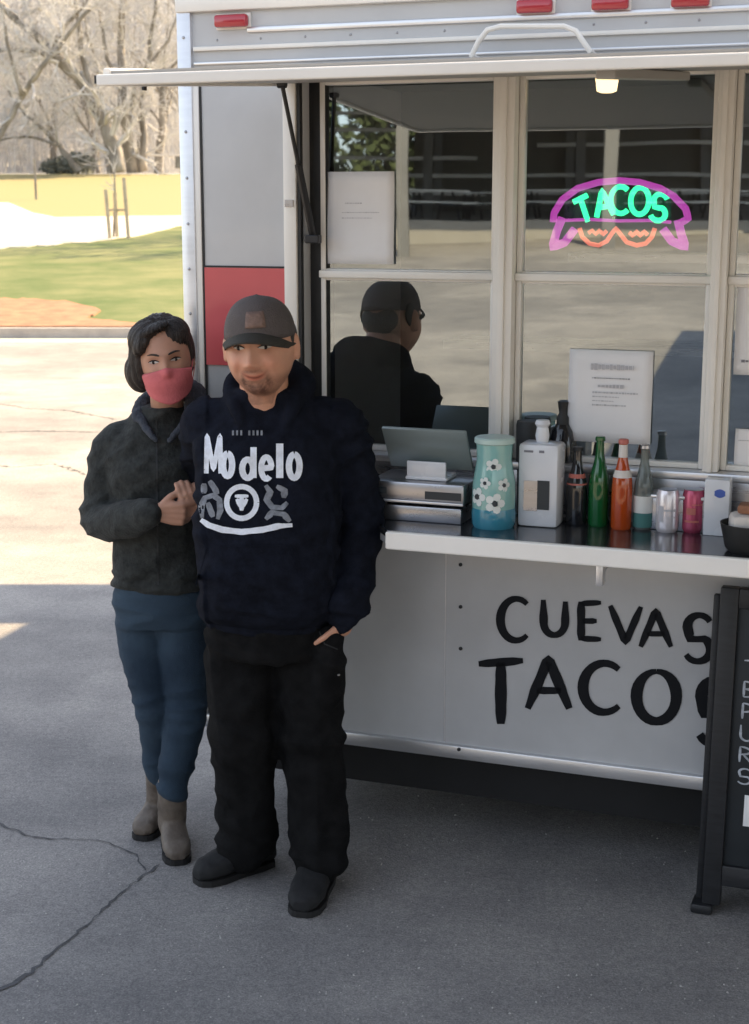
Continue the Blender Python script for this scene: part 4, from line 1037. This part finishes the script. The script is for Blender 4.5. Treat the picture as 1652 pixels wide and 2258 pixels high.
M['navy'] = mat('navy hooded sweatshirt fleece', (.0085, .0105, .018), .92, var=.38, vs=34, bump=.25, bs=260, sheen=0, spec=.1)
M['black_pants'] = mat('black work trousers', (.0085, .0085, .009), .9, var=.45, vs=22, bump=.3, bs=240, sheen=0, spec=.12)
M['jacket'] = mat('charcoal jacket', (.036, .039, .038), .8, var=.4, vs=38, bump=.4, bs=120, sheen=.05, spec=.15)
M['denim'] = mat('dark denim', (.017, .031, .052), .85, col2=(.058, .092, .13), vs=2.6, bump=.35, bs=300, spec=.2)
M['boot'] = mat('worn taupe leather', (.085, .065, .05), .6, col2=(.18, .145, .115), vs=18, bump=.3, bs=70)
M['shoe'] = mat('black leather shoe', (.010, .010, .011), .8, var=.3, vs=12, bump=.2, bs=60)
M['sole'] = mat('dark rubber sole', (.014, .013, .013), .8)
M['maskm'] = mat('coral red cloth mask', (.62, .15, .16), .8, var=.07, vs=20, bump=.25, bs=160)
M['capm'] = mat('brown grey cap cloth', (.11, .093, .090), .85, var=.18, vs=10, bump=.4, bs=200)
M['capb'] = mat('olive brown cap brim', (.04, .037, .03), .85, var=.18, vs=10, bump=.3, bs=200)
M['patch'] = mat('tan leather patch', (.20, .13, .105), .7, var=.25, vs=60, bump=.4, bs=120)
M['print'] = mat('white shirt print', (.78, .82, .90), .8, var=.12, vs=60)
M['printg'] = mat('grey shirt print', (.20, .215, .245), .85, var=.45, vs=45)
M['hoodg'] = mat('dark blue grey knit', (.05, .058, .075), .9, var=.3, vs=40, bump=.6, bs=150)

def shoe(nm, heel, toe, w, h, m, parent, shaft=None, voxel=.005):
    heel = Vector(heel); toe = Vector(toe); d = (toe - heel); L = d.length; d.normalize(); sv = Vector((-d.y, d.x, 0))
    mb = MB(); fr = [(0, .70, .55 * h), (.12, .85, .9 * h), (.3, .86, 1.0 * h), (.5, .92, .78 * h), (.72, 1.0, .6 * h), (.9, .86, .5 * h), (1.0, .45, .34 * h)]
    pts = []; n = 24
    for t, ww, hh in fr:
        for k in range(n):
            a = 2 * math.pi * k / n; c, s_ = math.cos(a), math.sin(a)
            zz = .016 + hh / 2 + hh / 2 * math.copysign(abs(s_) ** .7, s_); pts.append(heel + d * (t * L) + sv * (w / 2 * ww * math.copysign(abs(c) ** .8, c)) + Vector((0, 0, zz)))
    fs = []
    for i in range(len(fr) - 1):
        for k in range(n): fs.append((i * n + k, i * n + (k + 1) % n, (i + 1) * n + (k + 1) % n, (i + 1) * n + k))
    fs.append(tuple(range(n))[::-1]); fs.append(tuple((len(fr) - 1) * n + k for k in range(n))); mb.add(pts, fs)
    if shaft: limb(mb, shaft, 18)
    o, _ = fuse(nm, mb, m, parent, voxel, 5, lambda p, q: .0022 * nz(p, (26, 26, 30)) + .001 * nz(p, (70, 70, 70)))
    mb = MB(); pts = []
    for zz in (0.001, .019):
        for sgn in (1, -1):
            for t, ww in ([(.01, .5), (.04, .74), (.2, .86), (.5, .86), (.72, 1.0), (.9, .86), (.98, .55), (1.0, .3)] if sgn > 0 else [(1.0, .3), (.98, .55), (.9, .86), (.72, 1.0), (.5, .86), (.2, .86), (.04, .74), (.01, .5)]):
                pts.append(heel + d * (t * L) + sv * (sgn * w / 2 * ww) + Vector((0, 0, zz)))
    k = 16; mb.add(pts, [tuple(range(k))[::-1], tuple(range(k, 2 * k))] + [(i, (i + 1) % k, k + (i + 1) % k, k + i) for i in range(k)])
    mb.build('sole', M['sole'], o, world=True)
    return o

# ---- man
man = thing('person', 'man in dark cap and navy printed hoodie smiling, one hand in his black trouser pocket', 'person', (-.28, 4.13, 0))
HS = 1.13
HT = Matrix.Translation((-.306, 4.03, 1.588)) @ Matrix.Rotation(R(-9), 4, 'Z') @ Matrix.Rotation(R(4), 4, 'X') @ Matrix.Rotation(R(-3), 4, 'Y')
HTI = HT.inverted()
mb = MB(); head_mesh(mb, HT @ Matrix.Diagonal((1.10, 1, 1, 1)), 'm', HS)
limb(mb, [((-.30, 4.12, 1.38), .075), ((-.302, 4.10, 1.44), .068), ((-.303, 4.07, 1.52), .066)])
loft(mb, [(-.30, 4.14, .80, .14, .10, 2.4), (-.30, 4.13, 1.0, .15, .12, 2.4), (-.30, 4.13, 1.25, .16, .11, 2.4), (-.30, 4.14, 1.38, .14, .08, 2.2), (-.30, 4.14, 1.42, .07, .06, 2)])
for pts in ([((-.47, 4.16, 1.36), .05), ((-.53, 4.42, 1.20), .04), ((-.72, 4.66, 1.17), .032)], [((-.11, 4.15, 1.36), .05), ((-.045, 4.17, 1.09), .042), ((-.090, 4.05, .80), .028)],
            [((-.37, 4.14, .84), .085), ((-.385, 4.13, .43), .055), ((-.375, 4.2, .09), .038)], [((-.21, 4.14, .84), .085), ((-.185, 4.13, .43), .055), ((-.16, 4.10, .09), .038)]): limb(mb, pts)
for a, b in (((-.375, 4.2, .06), (-.50, 4.12, .04)), ((-.16, 4.10, .06), (-.20, 3.93, .04))): limb(mb, [(a, .030), (b, .018)])
hand(mb, (-.094, 4.045, .812), (-.30, .10, -1), (-.5, -.85, 0), (.8, -.5, 0), .15, .80)
hand(mb, (-.72, 4.66, 1.17), (-1, 0, .1), (0, 0, 1), (0, 1, 0), .5)
def man_tint(co):
    m = np.array(HTI); h = (co @ m[:3, :3].T + m[:3, 3]) / HS; x, y, z = h[:, 0], h[:, 1], h[:, 2]; c = np.ones((len(co), 3)); zs = z - 13 * x * x
    near = (np.abs(x) < .1) & (y < .1) & (z < .13) & (z > -.14)
    def blend(w, col): 
        w = np.clip(w, 0, 1)[:, None] * near[:, None]; c[:] = c * (1 - w) + np.array(col) * w
    fr = (y < .0)
    nn_ = np.array([noise.noise(Vector((a * 220, b * 220, d * 220))) for a, b, d in co]) if len(co) < 400000 else 0
    blend(.35 * np.exp(-((np.abs(x) - .04) / .022) ** 2 - ((z + .028) / .02) ** 2) * fr, (1.15, .78, .72))
    blend(.3 * np.exp(-(x / .014) ** 2 - ((z + .03) / .014) ** 2) * fr, (1.15, .8, .74))
    beard = np.clip((-.052 - z) / .018, 0, 1) * fr * np.clip((np.abs(x) - .0) / .02 + .4, 0, 1)
    goat = np.exp(-(x / .024) ** 4 - ((z + .094) / .018) ** 4) + .9 * np.exp(-((np.abs(x) - .030) / .006) ** 2 - ((z + .07) / .018) ** 2)
    mus = np.exp(-(x / .030) ** 4 - ((z + .046) / .0055) ** 2)
    blend((.38 * beard + .6 * goat + .55 * mus) * (1 + .5 * nn_) * fr, (.22, .19, .19))
    blend(.8 * np.exp(-(x / .024) ** 4 - ((zs + .0615) / .0075) ** 4) * fr, (.95, .52, .48))
    blend(.85 * np.exp(-(x / .025) ** 4 - ((zs + .0608) / .0030) ** 2) * fr, (.22, .10, .09))
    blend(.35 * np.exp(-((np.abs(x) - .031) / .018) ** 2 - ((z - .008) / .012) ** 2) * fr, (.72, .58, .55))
    return c
body, bb = fuse('body', mb, M['skin'], man, .0042, 3, tint=man_tint)
face_bits(man, bb, HT, HS, (.010, .010), M['iris'], M['hair'], M['hair'], sx=.85)
# short hair at the sides under the cap
mb = MB()
for sg in (-1, 1): ell(mb, HT @ Vector((sg * .087, .014, .016)), (.009, .046, .046), HT.to_3x3())
ell(mb, HT @ Vector((0, .075, .0)), (.07, .035, .055), HT.to_3x3()); fuse('hair', mb, M['hair'], man, .005, 4)
# cap
mb = MB(); vs = []; n = 40; fs = []
for j in range(13):
    ph = j / 12 * math.pi * .5
    for k in range(n):
        t = 2 * math.pi * k / n; r_ = math.cos(ph) ** .8 if ph < 1.57 else 0.001
        x = .0955 * r_ * math.cos(t); y = .112 * r_ * math.sin(t) + .004; z = .028 + .107 * math.sin(ph) ** .95 * (1 + .04 * (-math.sin(t)))
        vs.append(HT @ Vector((x, y, z)))
for j in range(12):
    for k in range(n): fs.append((j * n + k, j * n + (k + 1) % n, (j + 1) * n + (k + 1) % n, (j + 1) * n + k))
mb.add(vs, fs); cp = mb.build('cap', M['capm'], man, world=True, smooth=True); md = cp.modifiers.new('s', 'SOLIDIFY'); md.thickness = .003
mb = MB(); vs = []; nu, nv = 22, 8
for i in range(nu + 1):
    a = math.pi * (1.0 + i / nu); c, s_ = math.cos(a), math.sin(a)
    for j in range(nv + 1):
        t = j / nv; rx = .098 - .012 * t; x = c * rx; y = .004 + s_ * .112 + (-.048 * t * abs(s_) ** .7); z = .036 - .012 * t - .30 * x * x / .094 - .006 * t * t
        vs.append(HT @ Vector((x, y, z + .012 * abs(s_))))
fs = [(i * (nv + 1) + j, (i + 1) * (nv + 1) + j, (i + 1) * (nv + 1) + j + 1, i * (nv + 1) + j + 1) for i in range(nu) for j in range(nv)]
mb.add(vs, fs); br = mb.build('brim', M['capb'], cp, world=False, smooth=True)
br.data.transform(pmat(cp).inverted()); md = br.modifiers.new('s', 'SOLIDIFY'); md.thickness = .004
mb = MB(); vs = []
for i in range(7):
    for j in range(5):
        u = (-.012 + .058 * i / 6); v = j / 4; th = u / .1; ph = .30 + v * .42
        r_ = math.cos(ph) ** .8; vs.append(HT @ Vector((.0965 * r_ * math.sin(th), -.1155 * r_ * math.cos(th) + .004, .028 + .108 * math.sin(ph) ** .95 * 1.04)))
mb.add(vs, [(i * 5 + j, (i + 1) * 5 + j, (i + 1) * 5 + j + 1, i * 5 + j + 1) for i in range(6) for j in range(4)])
pt = mb.build('patch', M['patch'], cp, world=True, smooth=True); md = pt.modifiers.new('s', 'SOLIDIFY'); md.thickness = .002; md.offset = 1
# hoodie
def fold_hoodie(p, q):
    x, y, z = p
    d = -.006 + .006 * nz(p, (7, 7, 9), 3) + .0016 * nz(p, (24, 24, 28))
    arm = 1 if x > -.12 or x < -.46 else 0
    w = math.exp(-((z - .86) / .08) ** 2)
    rd = 1 - abs(nz(p, (3.2, 3.2, 13), 8)) * 2.2
    d += (.011 * w + .0045) * rd
    if arm: d += .011 * (1 - abs(nz((x * 1 + z * .35, y, z - x * .5), (4, 4, 17), 5)) * 2.4)
    dg = 1 - abs(nz((x + z * .5, y, z - x * .8), (2.5, 3, 9), 12)) * 2.4
    d += .0062 * dg
    if z < .812: d -= .004 - .0012 * math.sin(x * 900)
    return d
mb = MB()
loft(mb, [(-.300, 4.14, .782, .178, .135, 2.5), (-.300, 4.14, .81, .182, .140, 2.5), (-.300, 4.13, .84, .196, .155, 2.5), (-.300, 4.11, .95, .198, .172, 2.5), (-.300, 4.11, 1.10, .198, .165, 2.5), (-.298, 4.12, 1.22, .200, .150, 2.5),
          (-.295, 4.13, 1.32, .198, .132, 2.5), (-.295, 4.14, 1.385, .165, .108, 2.3), (-.298, 4.135, 1.43, .125, .095, 2.1), (-.300, 4.115, 1.468, .092, .088, 2)])
limb(mb, [((-.41, 4.14, 1.36), .075), ((-.475, 4.18, 1.345), .074), ((-.52, 4.42, 1.20), .062), ((-.66, 4.64, 1.18), .054), ((-.72, 4.66, 1.17), .045)])
limb(mb, [((-.17, 4.14, 1.365), .072), ((-.105, 4.15, 1.345), .078), ((-.062, 4.17, 1.20), .073), ((-.038, 4.165, 1.07), .066), ((-.060, 4.10, .94), .060), ((-.080, 4.06, .865), .054)])
limb(mb, [((-.082, 4.055, .855), .044), ((-.088, 4.045, .825), .040)])
# hood lying round the neck
limb(mb, [((-.362, 4.03, 1.375), .010), ((-.378, 4.05, 1.42), .020), ((-.395, 4.14, 1.460), .028), ((-.345, 4.21, 1.490), .045), ((-.26, 4.21, 1.495), .048), ((-.205, 4.14, 1.480), .040), ((-.222, 4.05, 1.432), .024), ((-.240, 4.02, 1.375), .010)], 14)
ell(mb, (-.30, 4.25, 1.42), (.12, .06, .09))
hood, hb = fuse('hoodie', mb, M['navy'], man, .0065, 5, fold_hoodie)
def onh(px, py, h, bv=None, lift=.0022):
    r_ = ray(px, py).normalized(); q = (bv or hb).ray_cast(Vector((0, 0, CAM_H)), r_)
    if q[0] is None: q = (Vector((0, 0, CAM_H)) + r_ * 3.95,)
    return q[0] - r_ * lift
def printed(name, strokes, w, m, taper=True, across=2, step=4):
    mb = MB()
    for s in strokes: ribbon(mb, [tuple(q) for q in resample(s, step)], w, onh, taper, across=across)
    return mb.build(name, m, hood, world=True, smooth=True)
def gl(ch, x0, x1, y0, y1): return [[(x0 + p[0] * (x1 - x0), y1 - p[1] * (y1 - y0)) for p in s] for s in G[ch]]
for ch, x0, x1, y0, y1, w in (('M', 452, 490, 960, 1044, 10.5), ('o', 490, 514, 1000, 1050, 14), ('d', 532, 564, 986, 1054, 14), ('e', 574, 601, 1008, 1056, 13), ('l', 602, 632, 978, 1054, 16), ('o', 635, 663, 1002, 1054, 14)):
    printed('print_letter', gl(ch, x0, x1, y0, y1), w, M['print'], False)
printed('print_line', [[(514 + k * 9, 949), (514 + k * 9, 960)] for k in range(8) if k != 3], 4.5, M['printg'], False)
printed('emblem', [[(533 + 33 * math.cos(a / 30 * 6.283), 1108 + 35 * math.sin(a / 30 * 6.283)) for a in range(31)]], 12, M['print'], False)
printed('emblem', [[(518, 1094), (548, 1094)], [(533, 1096), (533, 1126)], [(522, 1100), (533, 1118), (545, 1100)]], 11, M['print'], True)
printed('banner', [[(443, 1146), (460, 1158), (490, 1168), (533, 1173), (580, 1168), (615, 1160), (645, 1158)]], 17, M['print'], True, 3)
printed('lion_figure', [[(446, 1142), (444, 1115), (452, 1098), (470, 1092), (484, 1102), (486, 1125), (480, 1145)], [(458, 1108), (470, 1140)], [(462, 1060), (474, 1078), (480, 1090)], [(450, 1066), (450, 1088)]], 13, M['printg'], True)
printed('lion_figure', [[(586, 1070), (596, 1085), (588, 1102), (600, 1118), (622, 1120), (634, 1108)], [(586, 1145), (600, 1130), (626, 1134), (640, 1150)], [(610, 1072), (628, 1082), (626, 1098)]], 14, M['printg'], True)
# kangaroo pocket seam lines
mb = MB()
for s in ([(455, 1205), (640, 1203)], [(455, 1205), (432, 1290)], [(640, 1203), (668, 1290)]): ribbon(mb, [tuple(q) for q in resample(s, 6)], 3.0, lambda a, b, h: onh(a, b, h, lift=.003), False)
mb.build('pocket_seam', M['navy'], hood, world=True, smooth=True)
# trousers
def fold_pants(p, q):
    x, y, z = p; d = .003 * nz(p, (8, 8, 7), 1) + .0012 * nz(p, (30, 30, 30))
    lo = max(0, 1 - z / .30); kn = math.exp(-((z - .45) / .09) ** 2); cr = math.exp(-((z - .74) / .06) ** 2)
    d += (.018 * lo + .009 * kn + .008 * cr + .003) * (1 - abs(nz((x + z * .3, y, z + x * .25), (4.5, 4.5, 15), 4)) * 2.3)
    d += .008 * (1 - abs(nz(p, (11, 11, 2.2), 9)) * 2.3) - .006
    return d
mb = MB()
loft(mb, [(-.295, 4.14, .70, .175, .125, 2.4), (-.297, 4.14, .78, .178, .132, 2.4), (-.30, 4.14, .86, .165, .125, 2.4)])
limb(mb, [((-.385, 4.14, .74), .098), ((-.386, 4.14, .62), .104), ((-.383, 4.13, .45), .099), ((-.382, 4.16, .24), .084), ((-.378, 4.18, .13), .086), ((-.380, 4.185, .095), .080)], 22)
limb(mb, [((-.190, 4.14, .74), .098), ((-.190, 4.14, .62), .104), ((-.187, 4.13, .45), .099), ((-.165, 4.11, .24), .084), ((-.160, 4.09, .14), .084), ((-.160, 4.075, .10), .078)], 22)
limb(mb, [((-.122, 4.048, .765), .036), ((-.128, 4.06, .70), .048), ((-.14, 4.08, .60), .05)])
tr_, tb_ = fuse('trousers', mb, M['black_pants'], man, .0065, 4, fold_pants)
mb = MB(); ribbon(mb, [tuple(q) for q in resample([(704, 1392), (716, 1420), (745, 1432)], 6)], 3, lambda a, b, h: onh(a, b, h, tb_, .003), False); mb.build('pocket_opening', M['rubber'], tr_, world=True)
mb = MB(); q = onh(747, 1488, 0, tb_, .004); mb.lathe([(.004, -.002), (.004, .002)], q, 8); mb.build('rivet', M['steel'], tr_, world=True)
shoe('shoe', (-.315, 4.255, 0), (-.525, 4.095, 0), .105, .105, M['shoe'], man)
shoe('shoe', (-.150, 4.165, 0), (-.205, 3.885, 0), .108, .105, M['shoe'], man)

# ---- woman
wom = thing('person', 'dark haired woman in coral face mask, charcoal jacket, blue jeans and taupe boots', 'person', (-.66, 4.46, 0))
WS = 1.0
WT = Matrix.Translation((-.612, 4.375, 1.518)) @ Matrix.Rotation(R(8), 4, 'Z') @ Matrix.Rotation(R(3), 4, 'X') @ Matrix.Rotation(R(-8), 4, 'Y')
WTI = WT.inverted()
mb = MB(); head_mesh(mb, WT, 'f', WS)
limb(mb, [((-.62, 4.46, 1.27), .055), ((-.618, 4.44, 1.36), .050), ((-.614, 4.40, 1.44), .050)])
loft(mb, [(-.655, 4.46, .80, .12, .09, 2.3), (-.66, 4.46, 1.0, .10, .085, 2.3), (-.66, 4.46, 1.2, .12, .09, 2.3), (-.65, 4.46, 1.31, .10, .07, 2.2), (-.63, 4.46, 1.34, .05, .045, 2)])
for pts in ([((-.785, 4.46, 1.27), .042), ((-.815, 4.42, 1.04), .036), ((-.635, 4.22, 1.095), .026)], [((-.535, 4.46, 1.27), .042), ((-.50, 4.42, 1.10), .036), ((-.545, 4.245, 1.12), .026)],
            [((-.700, 4.45, .80), .05), ((-.705, 4.45, .62), .05), ((-.680, 4.435, .44), .036), ((-.685, 4.50, .20), .03), ((-.69, 4.53, .10), .03)], [((-.610, 4.45, .80), .05), ((-.594, 4.445, .62), .05), ((-.580, 4.41, .44), .036), ((-.625, 4.375, .20), .03), ((-.63, 4.38, .10), .03)]): limb(mb, pts)
for a, b in (((-.69, 4.54, .06), (-.71, 4.50, .05)), ((-.63, 4.38, .06), (-.615, 4.34, .05))): limb(mb, [(a, .024), (b, .015)])
hand(mb, (-.625, 4.215, 1.095), (1, -.12, -.04), (0, .1, 1), (-.1, -1, -.15), 1.25, .92, .8, 0)
hand(mb, (-.515, 4.235, 1.085), (-.25, -.25, .9), (-.8, .1, -.3), (.15, -.95, .2), 1.0, .8, .5, .02)
def wom_tint(co):
    m = np.array(WTI); h = (co @ m[:3, :3].T + m[:3, 3]) / WS; x, y, z = h[:, 0], h[:, 1], h[:, 2]; c = np.ones((len(co), 3)) * np.array((.80, .82, .84))
    near = (np.abs(x) < .1) & (y < 0) & (z < .13) & (z > -.14)
    def blend(w, col):
        w = np.clip(w, 0, 1)[:, None] * near[:, None]; c[:] = c * (1 - w) + np.array(col) * w
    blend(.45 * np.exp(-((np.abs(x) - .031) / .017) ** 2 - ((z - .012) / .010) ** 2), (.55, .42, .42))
    return c
body, wb = fuse('body', mb, M['skin'], wom, .0042, 3, tint=wom_tint)
face_bits(wom, wb, WT, WS, (.009, .009), M['iris'], M['hair'], M['iris'], sx=.8)
# mask
mb = MB(); nu, nv = 34, 20; vs = []
for i in range(nu + 1):
    u = -1 + 2 * i / nu
    for j in range(nv + 1):
        v = j / nv; top = -.012 - .020 * abs(u) ** 1.2 + .004 * math.exp(-(u / .12) ** 2); bot = -.122 + .038 * abs(u) ** 1.4
        z = top + (bot - top) * v; x = .074 * math.sin(u * 1.42) * (1 - .25 * max(0, -z / .117) ** 1.3)
        o = WT @ (Vector((x * 1.0, -.3, z)) * WS); h = wb.ray_cast(o, (WT.to_3x3() @ Vector((0, 1, 0))).normalized())
        ly = (WTI @ h[0]).y if h[0] is not None and (WTI @ h[0]).y < .03 else -.02
        tent = -.096 - .012 * math.exp(-((v - .35) / .35) ** 2); ly2 = tent * math.cos(u * 1.25) ** .75
        y = min(ly - .004, ly2 if 0.02 < v < .99 else ly - .004)
        y -= .0012 * math.sin(v * 34 + u * 3) * (1 - abs(u)) * .6
        vs.append(WT @ Vector((x * 1.03, y, z)))
mb.add(vs, [(i * (nv + 1) + j, (i + 1) * (nv + 1) + j, (i + 1) * (nv + 1) + j + 1, i * (nv + 1) + j + 1) for i in range(nu) for j in range(nv)])
mk = mb.build('face_mask', M['maskm'], wom, world=True, smooth=True); md = mk.modifiers.new('s', 'SOLIDIFY'); md.thickness = .002
mb = MB()
for sg in (-1, 1):
    mb = MB(); mb.tube([WT @ Vector((sg * .072, -.030, -.034)), WT @ Vector((sg * .080, -.008, -.010)), WT @ Vector((sg * .084, .012, -.012)), WT @ Vector((sg * .079, .0, -.04)), WT @ Vector((sg * .066, -.03, -.078))], .0016, 6); mb.build('ear_loop', M['maskm'], wom, world=True)
# hair
mb = MB(); Rw = WT.to_3x3()
def he(c, r, rot=None): ell(mb, WT @ Vector(c), r, Rw @ rot if rot else Rw, 26, 18)
he((0, .030, .016), (.089, .088, .118))
he((-.018, .016, .066), (.082, .082, .062), Matrix.Rotation(R(-10), 3, 'Y'))
he((.034, .006, .068), (.050, .078, .052), Matrix.Rotation(R(28), 3, 'Y'))
he((-.072, .014, .0), (.034, .058, .090), Matrix.Rotation(R(6), 3, 'Y'))
he((-.084, .022, -.030), (.038, .050, .056))
he((-.058, -.045, .062), (.022, .036, .040), Matrix.Rotation(R(34), 3, 'Y'))
he((-.020, -.050, .098), (.050, .034, .014), Matrix.Rotation(R(-16), 3, 'Y'))
he((.068, .026, .022), (.022, .050, .064))
he((-.02, .085, -.01), (.07, .05, .08))
def fold_hair(p, q):
    h = WTI @ Vector(p); a = math.atan2(h.x, h.y + .02)
    return .0030 * nz((a * .16, h.y * .3, h.z * .25), (60, 20, 14)) + .0018 * math.sin(a * 34 + h.z * 30 + 3 * nz(p, (12, 12, 12)))
fuse('hair', mb, M['hair'], wom, .0045, 5, fold_hair)
# jacket
def fold_jk(p, q):
    x, y, z = p; d = .0035 * nz(p, (8, 8, 10), 2) + .0014 * nz(p, (30, 30, 30))
    d += .008 * (1 - abs(nz((x + z * .3, y, z - x * .5), (4.5, 4.5, 16), 7)) * 2.3) - .004 + .004 * (1 - abs(nz(p, (12, 12, 3), 17)) * 2.3)
    if z < .87: d += .004 * math.sin(z * 160 + 2 * nz(p, (8, 8, 8)))
    return d
mb = MB()
loft(mb, [(-.655, 4.46, .815, .142, .115, 2.4), (-.655, 4.46, .85, .148, .122, 2.4), (-.66, 4.45, .98, .128, .118, 2.3), (-.665, 4.45, 1.10, .132, .120, 2.4), (-.665, 4.45, 1.20, .142, .118, 2.5), (-.66, 4.46, 1.265, .145, .100, 2.3), (-.645, 4.46, 1.325, .100, .08, 2.1), (-.625, 4.44, 1.375, .066, .066, 2)])
limb(mb, [((-.735, 4.46, 1.275), .055), ((-.785, 4.46, 1.245), .060), ((-.818, 4.45, 1.15), .060), ((-.820, 4.415, 1.035), .062), ((-.745, 4.31, 1.05), .054), ((-.665, 4.24, 1.085), .046), ((-.645, 4.222, 1.094), .042)])
limb(mb, [((-.57, 4.46, 1.28), .06), ((-.525, 4.46, 1.262), .06), ((-.50, 4.42, 1.10), .052), ((-.525, 4.30, 1.11), .044)])
jk, jb_ = fuse('jacket', mb, M['jacket'], wom, .0065, 5, fold_jk)
mb = MB(); limb(mb, [((-.700, 4.41, 1.345), .022), ((-.695, 4.47, 1.375), .024), ((-.65, 4.52, 1.395), .032), ((-.585, 4.52, 1.41), .036), ((-.540, 4.47, 1.405), .036), ((-.540, 4.41, 1.38), .026)], 14)
limb(mb, [((-.695, 4.405, 1.345), .017), ((-.670, 4.362, 1.315), .012), ((-.64, 4.340, 1.285), .009)], 12); limb(mb, [((-.540, 4.405, 1.375), .020), ((-.565, 4.362, 1.325), .012), ((-.60, 4.340, 1.285), .009)], 12)
fuse('collar', mb, M['hoodg'], wom, .005, 4, lambda p, q: .003 * nz(p, (60, 60, 60)) + .002 * nz(p, (130, 130, 130)))
mb = MB(); pts = [(345 + 4 * t, 925 + 365 * t) for t in np.linspace(0, 1, 40)]
ribbon(mb, pts, 3.5, lambda a, b, h: onh(a, b, h, jb_, .0025), False); mb.build('zip', M['rubber'], jk, world=True)
# jeans
def fold_jn(p, q):
    x, y, z = p; d = .002 * nz(p, (10, 10, 9), 1)
    kn = math.exp(-((z - .45) / .07) ** 2); lo = max(0, 1 - (z - .15) / .18); cr = math.exp(-((z - .74) / .05) ** 2)
    return d + (.007 * kn + .009 * lo + .006 * cr + .002) * (1 - abs(nz((x + z * .4, y, z), (5, 5, 20), 4)) * 2.3)
mb = MB()
limb(mb, [((-.655, 4.455, .76), .10), ((-.652, 4.455, .69), .075)]); loft(mb, [(-.655, 4.455, .70, .142, .105, 2.3), (-.655, 4.455, .78, .146, .112, 2.3), (-.655, 4.455, .87, .125, .10, 2.3)])
limb(mb, [((-.715, 4.45, .745), .080), ((-.708, 4.45, .62), .082), ((-.680, 4.43, .44), .060), ((-.683, 4.48, .30), .054), ((-.685, 4.505, .20), .045)], 20)
limb(mb, [((-.600, 4.45, .745), .080), ((-.592, 4.44, .62), .082), ((-.580, 4.405, .44), .062), ((-.605, 4.38, .30), .056), ((-.625, 4.37, .19), .047)], 20)
fuse('jeans', mb, M['denim'], wom, .006, 4, fold_jn)
shoe('boot', (-.680, 4.585, 0), (-.738, 4.405, 0), .086, .088, M['boot'], wom, [((-.692, 4.535, .07), .042), ((-.688, 4.52, .14), .043), ((-.686, 4.512, .195), .046)])
shoe('boot', (-.640, 4.425, 0), (-.592, 4.225, 0), .090, .088, M['boot'], wom, [((-.632, 4.385, .07), .043), ((-.628, 4.375, .14), .045), ((-.626, 4.372, .195), .048)])

# ---- added flat dark canopy out of view, darkening the foreground and mirrored ground
ct = thing('light_blocker', 'added unseen dark flat canopy on four posts in front of the trailer', 'blocker', (.6, -3.4, 0))
q = [(-.05, 1.05), (1.0, 2.5), (7.0, -.3), (3.5, -10.5), (-3.9, -6.9)]
mb = MB(); mb.add([(x, y, z) for z in (3.0, 3.06) for x, y in q], [(4, 3, 2, 1, 0), (5, 6, 7, 8, 9)] + [(i, (i + 1) % 5, 5 + (i + 1) % 5, 5 + i) for i in range(5)]); mb.build('blocker', M['rubber'], ct, world=True)
for x, y in ((1.3, 2.2), (6.7, -.4), (3.4, -10.1), (-3.6, -6.9)): mb = MB(); mb.tube([(x, y, back_h(y)), (x, y, 2.999)], .03, 8); mb.build('post', M['steel'], ct, world=True)
# ---- loose grit on the lot
rg = random.Random(77); mb = MB()
for i in range(1500):
    D = 3.2 + 9 * rg.random() ** 1.6; x = rg.uniform(-.34, .3) * D; q = rg.uniform(.0014, .0042); a = rg.uniform(0, 6.28)
    ca, sa = math.cos(a) * q, math.sin(a) * q
    mb.add([(x + ca, D + sa, .0), (x - sa * .8, D + ca * .8, .0), (x - ca, D - sa, 0), (x + sa * .7, D - ca * .7, 0), (x, D, q * .9)], [(0, 1, 4), (1, 2, 4), (2, 3, 4), (3, 0, 4)])
tag(mb.build('loose_grit', mat('pale grit', (.46, .44, .41), .9, var=.3, vs=9)), 'scattered pale grit on the asphalt', 'grit', kind='stuff')
